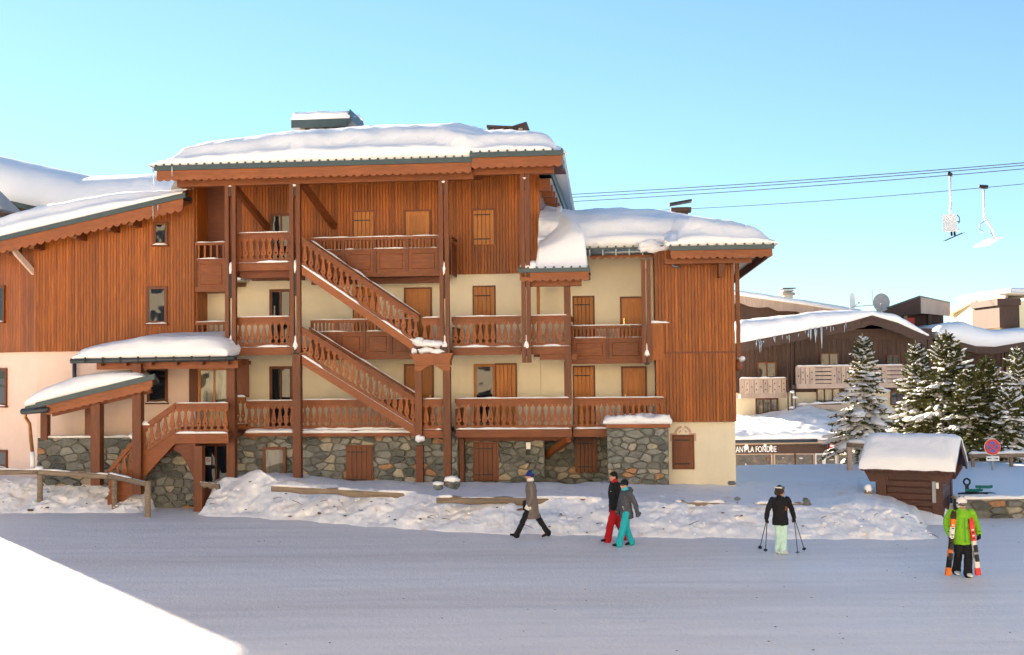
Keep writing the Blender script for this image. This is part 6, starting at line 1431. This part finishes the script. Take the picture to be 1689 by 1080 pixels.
# --- couple
JR = dict(hip=(0, 0, .90), chest=(.02, 0, 1.24), neck=(.02, 0, 1.46), head=(.045, 0, 1.61), legs=[((.02, .09, .88), (.16, .10, .50), (.24, .10, .11)), ((-.02, -.09, .88), (-.08, -.10, .48), (-.26, -.10, .13))],
          feet=[V((.99, 0, .05)), V((.95, 0, -.3))], arms=[((.0, .21, 1.41), (-.06, .27, 1.14), (.10, .26, .93)), ((.0, -.21, 1.41), (.05, -.26, 1.14), (-.02, -.25, .90))], yaw=.1)
person('person with dark short hair, black jacket with red collar and red ski trousers', 1016, 893, pi + .25, 1.80, JR, [('trousers', 'red_cloth', 1.12), ('jacket', 'black_cloth', 1.05), ('boots', 'black_cloth', 1.15), ('collar', 'red_cloth'), ('hair', 'hair'), ('gloves', 'black_cloth'), ('zip', 'white_cloth', 1, (.10, .13, 1.03), (.06, .17, .90)), ('zip', 'white_cloth', 1, (.155, .09, 1.26), (.155, .12, 1.26))])
JT = dict(hip=(0, 0, .90), chest=(.03, 0, 1.23), neck=(.03, 0, 1.45), head=(.055, 0, 1.595), legs=[((.02, .09, .88), (.14, .10, .50), (.26, .10, .11)), ((-.02, -.09, .88), (-.02, -.10, .48), (-.16, -.10, .12))],
          feet=[V((.99, 0, .08)), V((.97, 0, -.2))], arms=[((.0, .20, 1.40), (-.13, .27, 1.16), (-.20, .26, .91)), ((.0, -.20, 1.40), (.07, -.24, 1.15), (.14, -.20, .93))], yaw=.15)
pt = person('person in charcoal jacket with cyan hood lining, teal ski trousers, black beanie and sunglasses', 1034, 900.5, pi + .3, 1.66, JT, [('trousers', 'teal', 1.12), ('jacket', 'charcoal', 1.06), ('boots', 'black_cloth', 1.1), ('scarf', 'cyan'), ('hat', 'black_cloth'), ('sunglasses', 'lens'), ('gloves', 'charcoal'), ('zip', 'white_cloth', 1, (.14, .10, 1.06), (.11, .13, .90)), ('zip', 'white_cloth', 1, (-.02, .28, 1.33), (-.19, .32, 1.0))])
hm = MB().tube([(-.10, 0, 1.40), (-.12, 0, 1.47), (-.10, 0, 1.53)], [(.13, .06), (.14, .07), (.11, .05)], 12, True, (0, 1, 0)); rem(obj('hood', hm, M['charcoal'], pt, smooth=True), .014, 2)
# --- skier with poles
JS = dict(hip=(0, 0, .92), chest=(.0, 0, 1.25), neck=(.0, 0, 1.46), head=(.02, 0, 1.605), legs=[((.0, .075, .89), (.07, .07, .50), (.06, .05, .12)), ((.0, -.075, .89), (.03, -.06, .50), (-.10, -.04, .12))],
          feet=[V((.99, .1, .0)), V((.98, -.1, -.1))], arms=[((.0, .20, 1.40), (-.04, .33, 1.17), (.0, .38, .93)), ((.0, -.20, 1.40), (-.02, -.33, 1.17), (.02, -.39, .93))], yaw=1.1, hd=[V((.1, .05, -1)), V((.1, -.05, -1))], curl=1.05)
ps = person('person with dark helmet, black jacket and mint ski trousers carrying poles', 1288, 913.5, radians(-80), 1.60, JS, [('trousers', 'mint', 1.02), ('jacket', 'black_cloth', 1.08), ('boots', 'boot_white', 1.2), ('helmet', 'dark_brown'), ('goggles_up', 'lens'), ('sunglasses', 'lens'), ('gloves', 'black_cloth'), ('zip', 'white_cloth', 1, (.0, .40, 1.24), (.03, .44, 1.08)), ('zip', 'orange', 1, (.155, .10, 1.24), (.16, .09, 1.14))])
def on_person(P, J, sd, off=.06): q = V(J['arms'][sd][2]); d = V(J['hd'][sd]).normalized(); return P.location + Matrix.Rotation(P.rotation_euler.z, 3, 'Z') @ ((q + d * off) * P.scale.x)
def pole(lab, hnd, px, py):
    tip = G(px, py); t = thing('ski_pole', lab, 'ski pole', tip, group='ski poles'); a = hnd - tip; d = a.normalized()
    obj('shaft', MB().tube([(0, 0, 0), d * .1, a], [.004, .0095, .0105], 7), M['iron'], t); obj('grip', MB().tube([a - d * .04, a + d * .11, a + d * .13], [.017, .018, .012], 8), M['black_cloth'], t)
    obj('basket', MB().tube([d * .07 - d * .006, d * .07 + d * .006], [.05, .045], 12), M['iron'], t)
hL, hR = on_person(ps, JS, 1), on_person(ps, JS, 0)
if hL.x > hR.x: hL, hR = hR, hL
pole('ski pole hanging leftmost from the left hand of the mint trousered skier', hL, 1253, 905); pole('second ski pole, steeper, below the left hand of the mint trousered skier', hL + V((.02, .01, 0)), 1262.5, 911)
pole('ski pole with clear basket nearest the mint trousered legs, right side', hR, 1316, 915.5); pole('ski pole slanting furthest right of the mint trousered skier', hR + V((.02, .01, 0)), 1327.5, 909)
# --- skier in lime green
JG = dict(hip=(0, 0, .90), chest=(.02, 0, 1.24), neck=(.03, 0, 1.46), head=(.05, 0, 1.60), bulk=1.1, legs=[((.0, .085, .88), (.12, .09, .50), (.10, .08, .12)), ((.0, -.085, .88), (.02, -.09, .50), (-.16, -.08, .14))],
          feet=[V((.99, .12, .0)), V((.97, -.12, -.15))], arms=[((.0, .22, 1.40), (-.05, .33, 1.17), (.13, .33, .95)), ((.0, -.22, 1.40), (-.05, -.33, 1.17), (.13, -.31, .95))], yaw=.0, hd=[V((.25, .0, -1)), V((.25, 0, -1))], curl=1.0)
pg = person('person in lime green ski jacket, black trousers and white helmet carrying skis', 1588, 951, radians(-92), 1.66, JG, [('trousers', 'black_cloth', 1.14), ('jacket', 'lime', 1.18), ('boots', 'boot_white', 1.2), ('helmet', 'white_cloth'), ('goggles', 'lens'), ('gloves', 'black_cloth'), ('zip', 'black_cloth', 1, (.20, .085, 1.30), (.205, .085, 1.20))])
obj('zip', MB().tube([(.215, 0, .80), (.20, 0, 1.0), (.21, 0, 1.25), (.12, 0, 1.45)], .007, 6), M['teal_hat'], pg)
def ski_pair(lab, hand_p, p_top, p_bot, cols, yy):
    top = W(p_top[0], p_top[1], yy); bot = W(p_bot[0], p_bot[1], yy); o = bot; t = thing('skis', lab, 'skis', o, group='pairs of skis carried by the lime green skier')
    d = (top - bot); Ln = d.length; d = d.normalized(); nrm = V((0, -1, 0)); nrm = (nrm - d * d.dot(nrm)).normalized(); sd = d.cross(nrm)
    for k in (0, 1):
        off = nrm * (.012 + .03 * k); seg = MB(); m = 24; vs = []; 
        for i in range(m + 1):
            f = i / m; wd = .040 + .016 * abs(2 * f - 1) ** 2; wd *= min(1, (1 - f) * 9 + .25); c = d * (Ln * f) + off * (1 if k else -1) + nrm * (.10 * max(0, f - .88) ** 1.3 * 6 * (1 if k else -1))
            vs += [c - sd * wd - nrm * .008, c + sd * wd - nrm * .008, c + sd * wd + nrm * .008, c - sd * wd + nrm * .008]
        segs = [0, 3, 7, 10, 14, 18, 21, 24]
        for q in range(len(segs) - 1):
            mm = MB(); i0, i1 = segs[q], segs[q+1]; sub = vs[i0*4:(i1+1)*4]; n_ = i1 - i0
            mm.add(sub, [(j*4+a, j*4+(a+1) % 4, (j+1)*4+(a+1) % 4, (j+1)*4+a) for j in range(n_) for a in range(4)] + [(3, 2, 1, 0), (n_*4, n_*4+1, n_*4+2, n_*4+3)])
            if q == 0: base = obj('ski', mm, M[cols[0]], t)
            else: obj('ski_band', mm, M[cols[q % len(cols)]], base)
    for f in (.30, .46): c = d * (Ln * f) + nrm * .075; obj('binding', MB().beam(c - d * .07, c + d * .07, .07, .06, nrm), M['iron'], t)
    for i in range(5): c = d * (Ln * (.58 + .05 * i)) + nrm * .052; obj('mark', MB().beam(c - d * .012, c + d * .012, .05, .006, nrm), M['black_cloth' if i % 2 else 'white_cloth'], t)
yy = pg.location.y
ski_pair('orange and black skis at the left arm of the lime green skier', None, (1573, 842), (1563, 949), ['orange', 'black_cloth', 'orange', 'dark_brown', 'white_cloth', 'orange', 'dark_brown'], yy - .17)
ski_pair('white and red skis at the right arm of the lime green skier', None, (1600, 852), (1613, 948), ['red', 'white_cloth', 'grey', 'white_cloth', 'red', 'red', 'red'], yy - .17)
# --- rider on the lift
JC = dict(hip=(0, 0, .95), chest=(.04, 0, 1.28), neck=(.08, 0, 1.48), head=(.14, 0, 1.62), legs=[((.05, .09, .93), (.44, .12, .93), (.50, .12, .52)), ((.05, -.09, .93), (.44, -.12, .93), (.50, -.12, .52))], feet=[V((.95, 0, .3))] * 2,
          arms=[((.04, .20, 1.42), (.14, .25, 1.16), (.36, .22, 1.10)), ((.04, -.20, 1.42), (.14, -.25, 1.16), (.36, -.22, 1.10))], yaw=.0)
rp = tR + V((.15, .30, -5.12 * .88 - .80)); rd_ = person('person in dark clothes riding the chair lift', 0, 0, radians(58), 1.75, JC, [('trousers', 'black_cloth', 1.1), ('jacket', 'dark_brown', 1.1), ('boots', 'boot_white', 1.2), ('helmet', 'black_cloth'), ('gloves', 'black_cloth')], 'people riding the lift', rp)
sk = thing('skis', 'dark skis hanging under the feet of the lift rider', 'skis', rp + Matrix.Rotation(radians(58), 3, 'Z') @ V((.55, 0, .36)), radians(25))
for y in (-.12, .12): obj('ski', MB().beam((-1.0, y, -.42), (1.1, y, .34), .09, .03), M['iron'], sk)
# ================================================================== unseen house behind the viewer, added to bounce warm sunlight onto the chalet
OP = thing('unseen_fill_house', 'unseen long cream house across the street, added to bounce sunlight at the big chalet', 'house', (0, -5.5, 0))
ow = obj('wall', MB().box(-48, 48, -9, 0, -.2, 17), M['cream'], OP)
obj('roof', MB().prism([(-49, 17.01), (49, 17.01), (49, 17.3), (-49, 17.3)], -10, .6), M['metal'], OP); obj('roof_snow', MB().prism([(-49, 17.3), (49, 17.3), (48.5, 18), (-48.5, 18)], -9.9, .55), M['snow'], OP)
for i in range(22):
    for k in range(5): x = -44 + i * 4.13; obj('window', MB().box(x - .55, x + .55, .0, .06, 1.4 + k * 3.1, 2.9 + k * 3.1), M['glass'], OP)
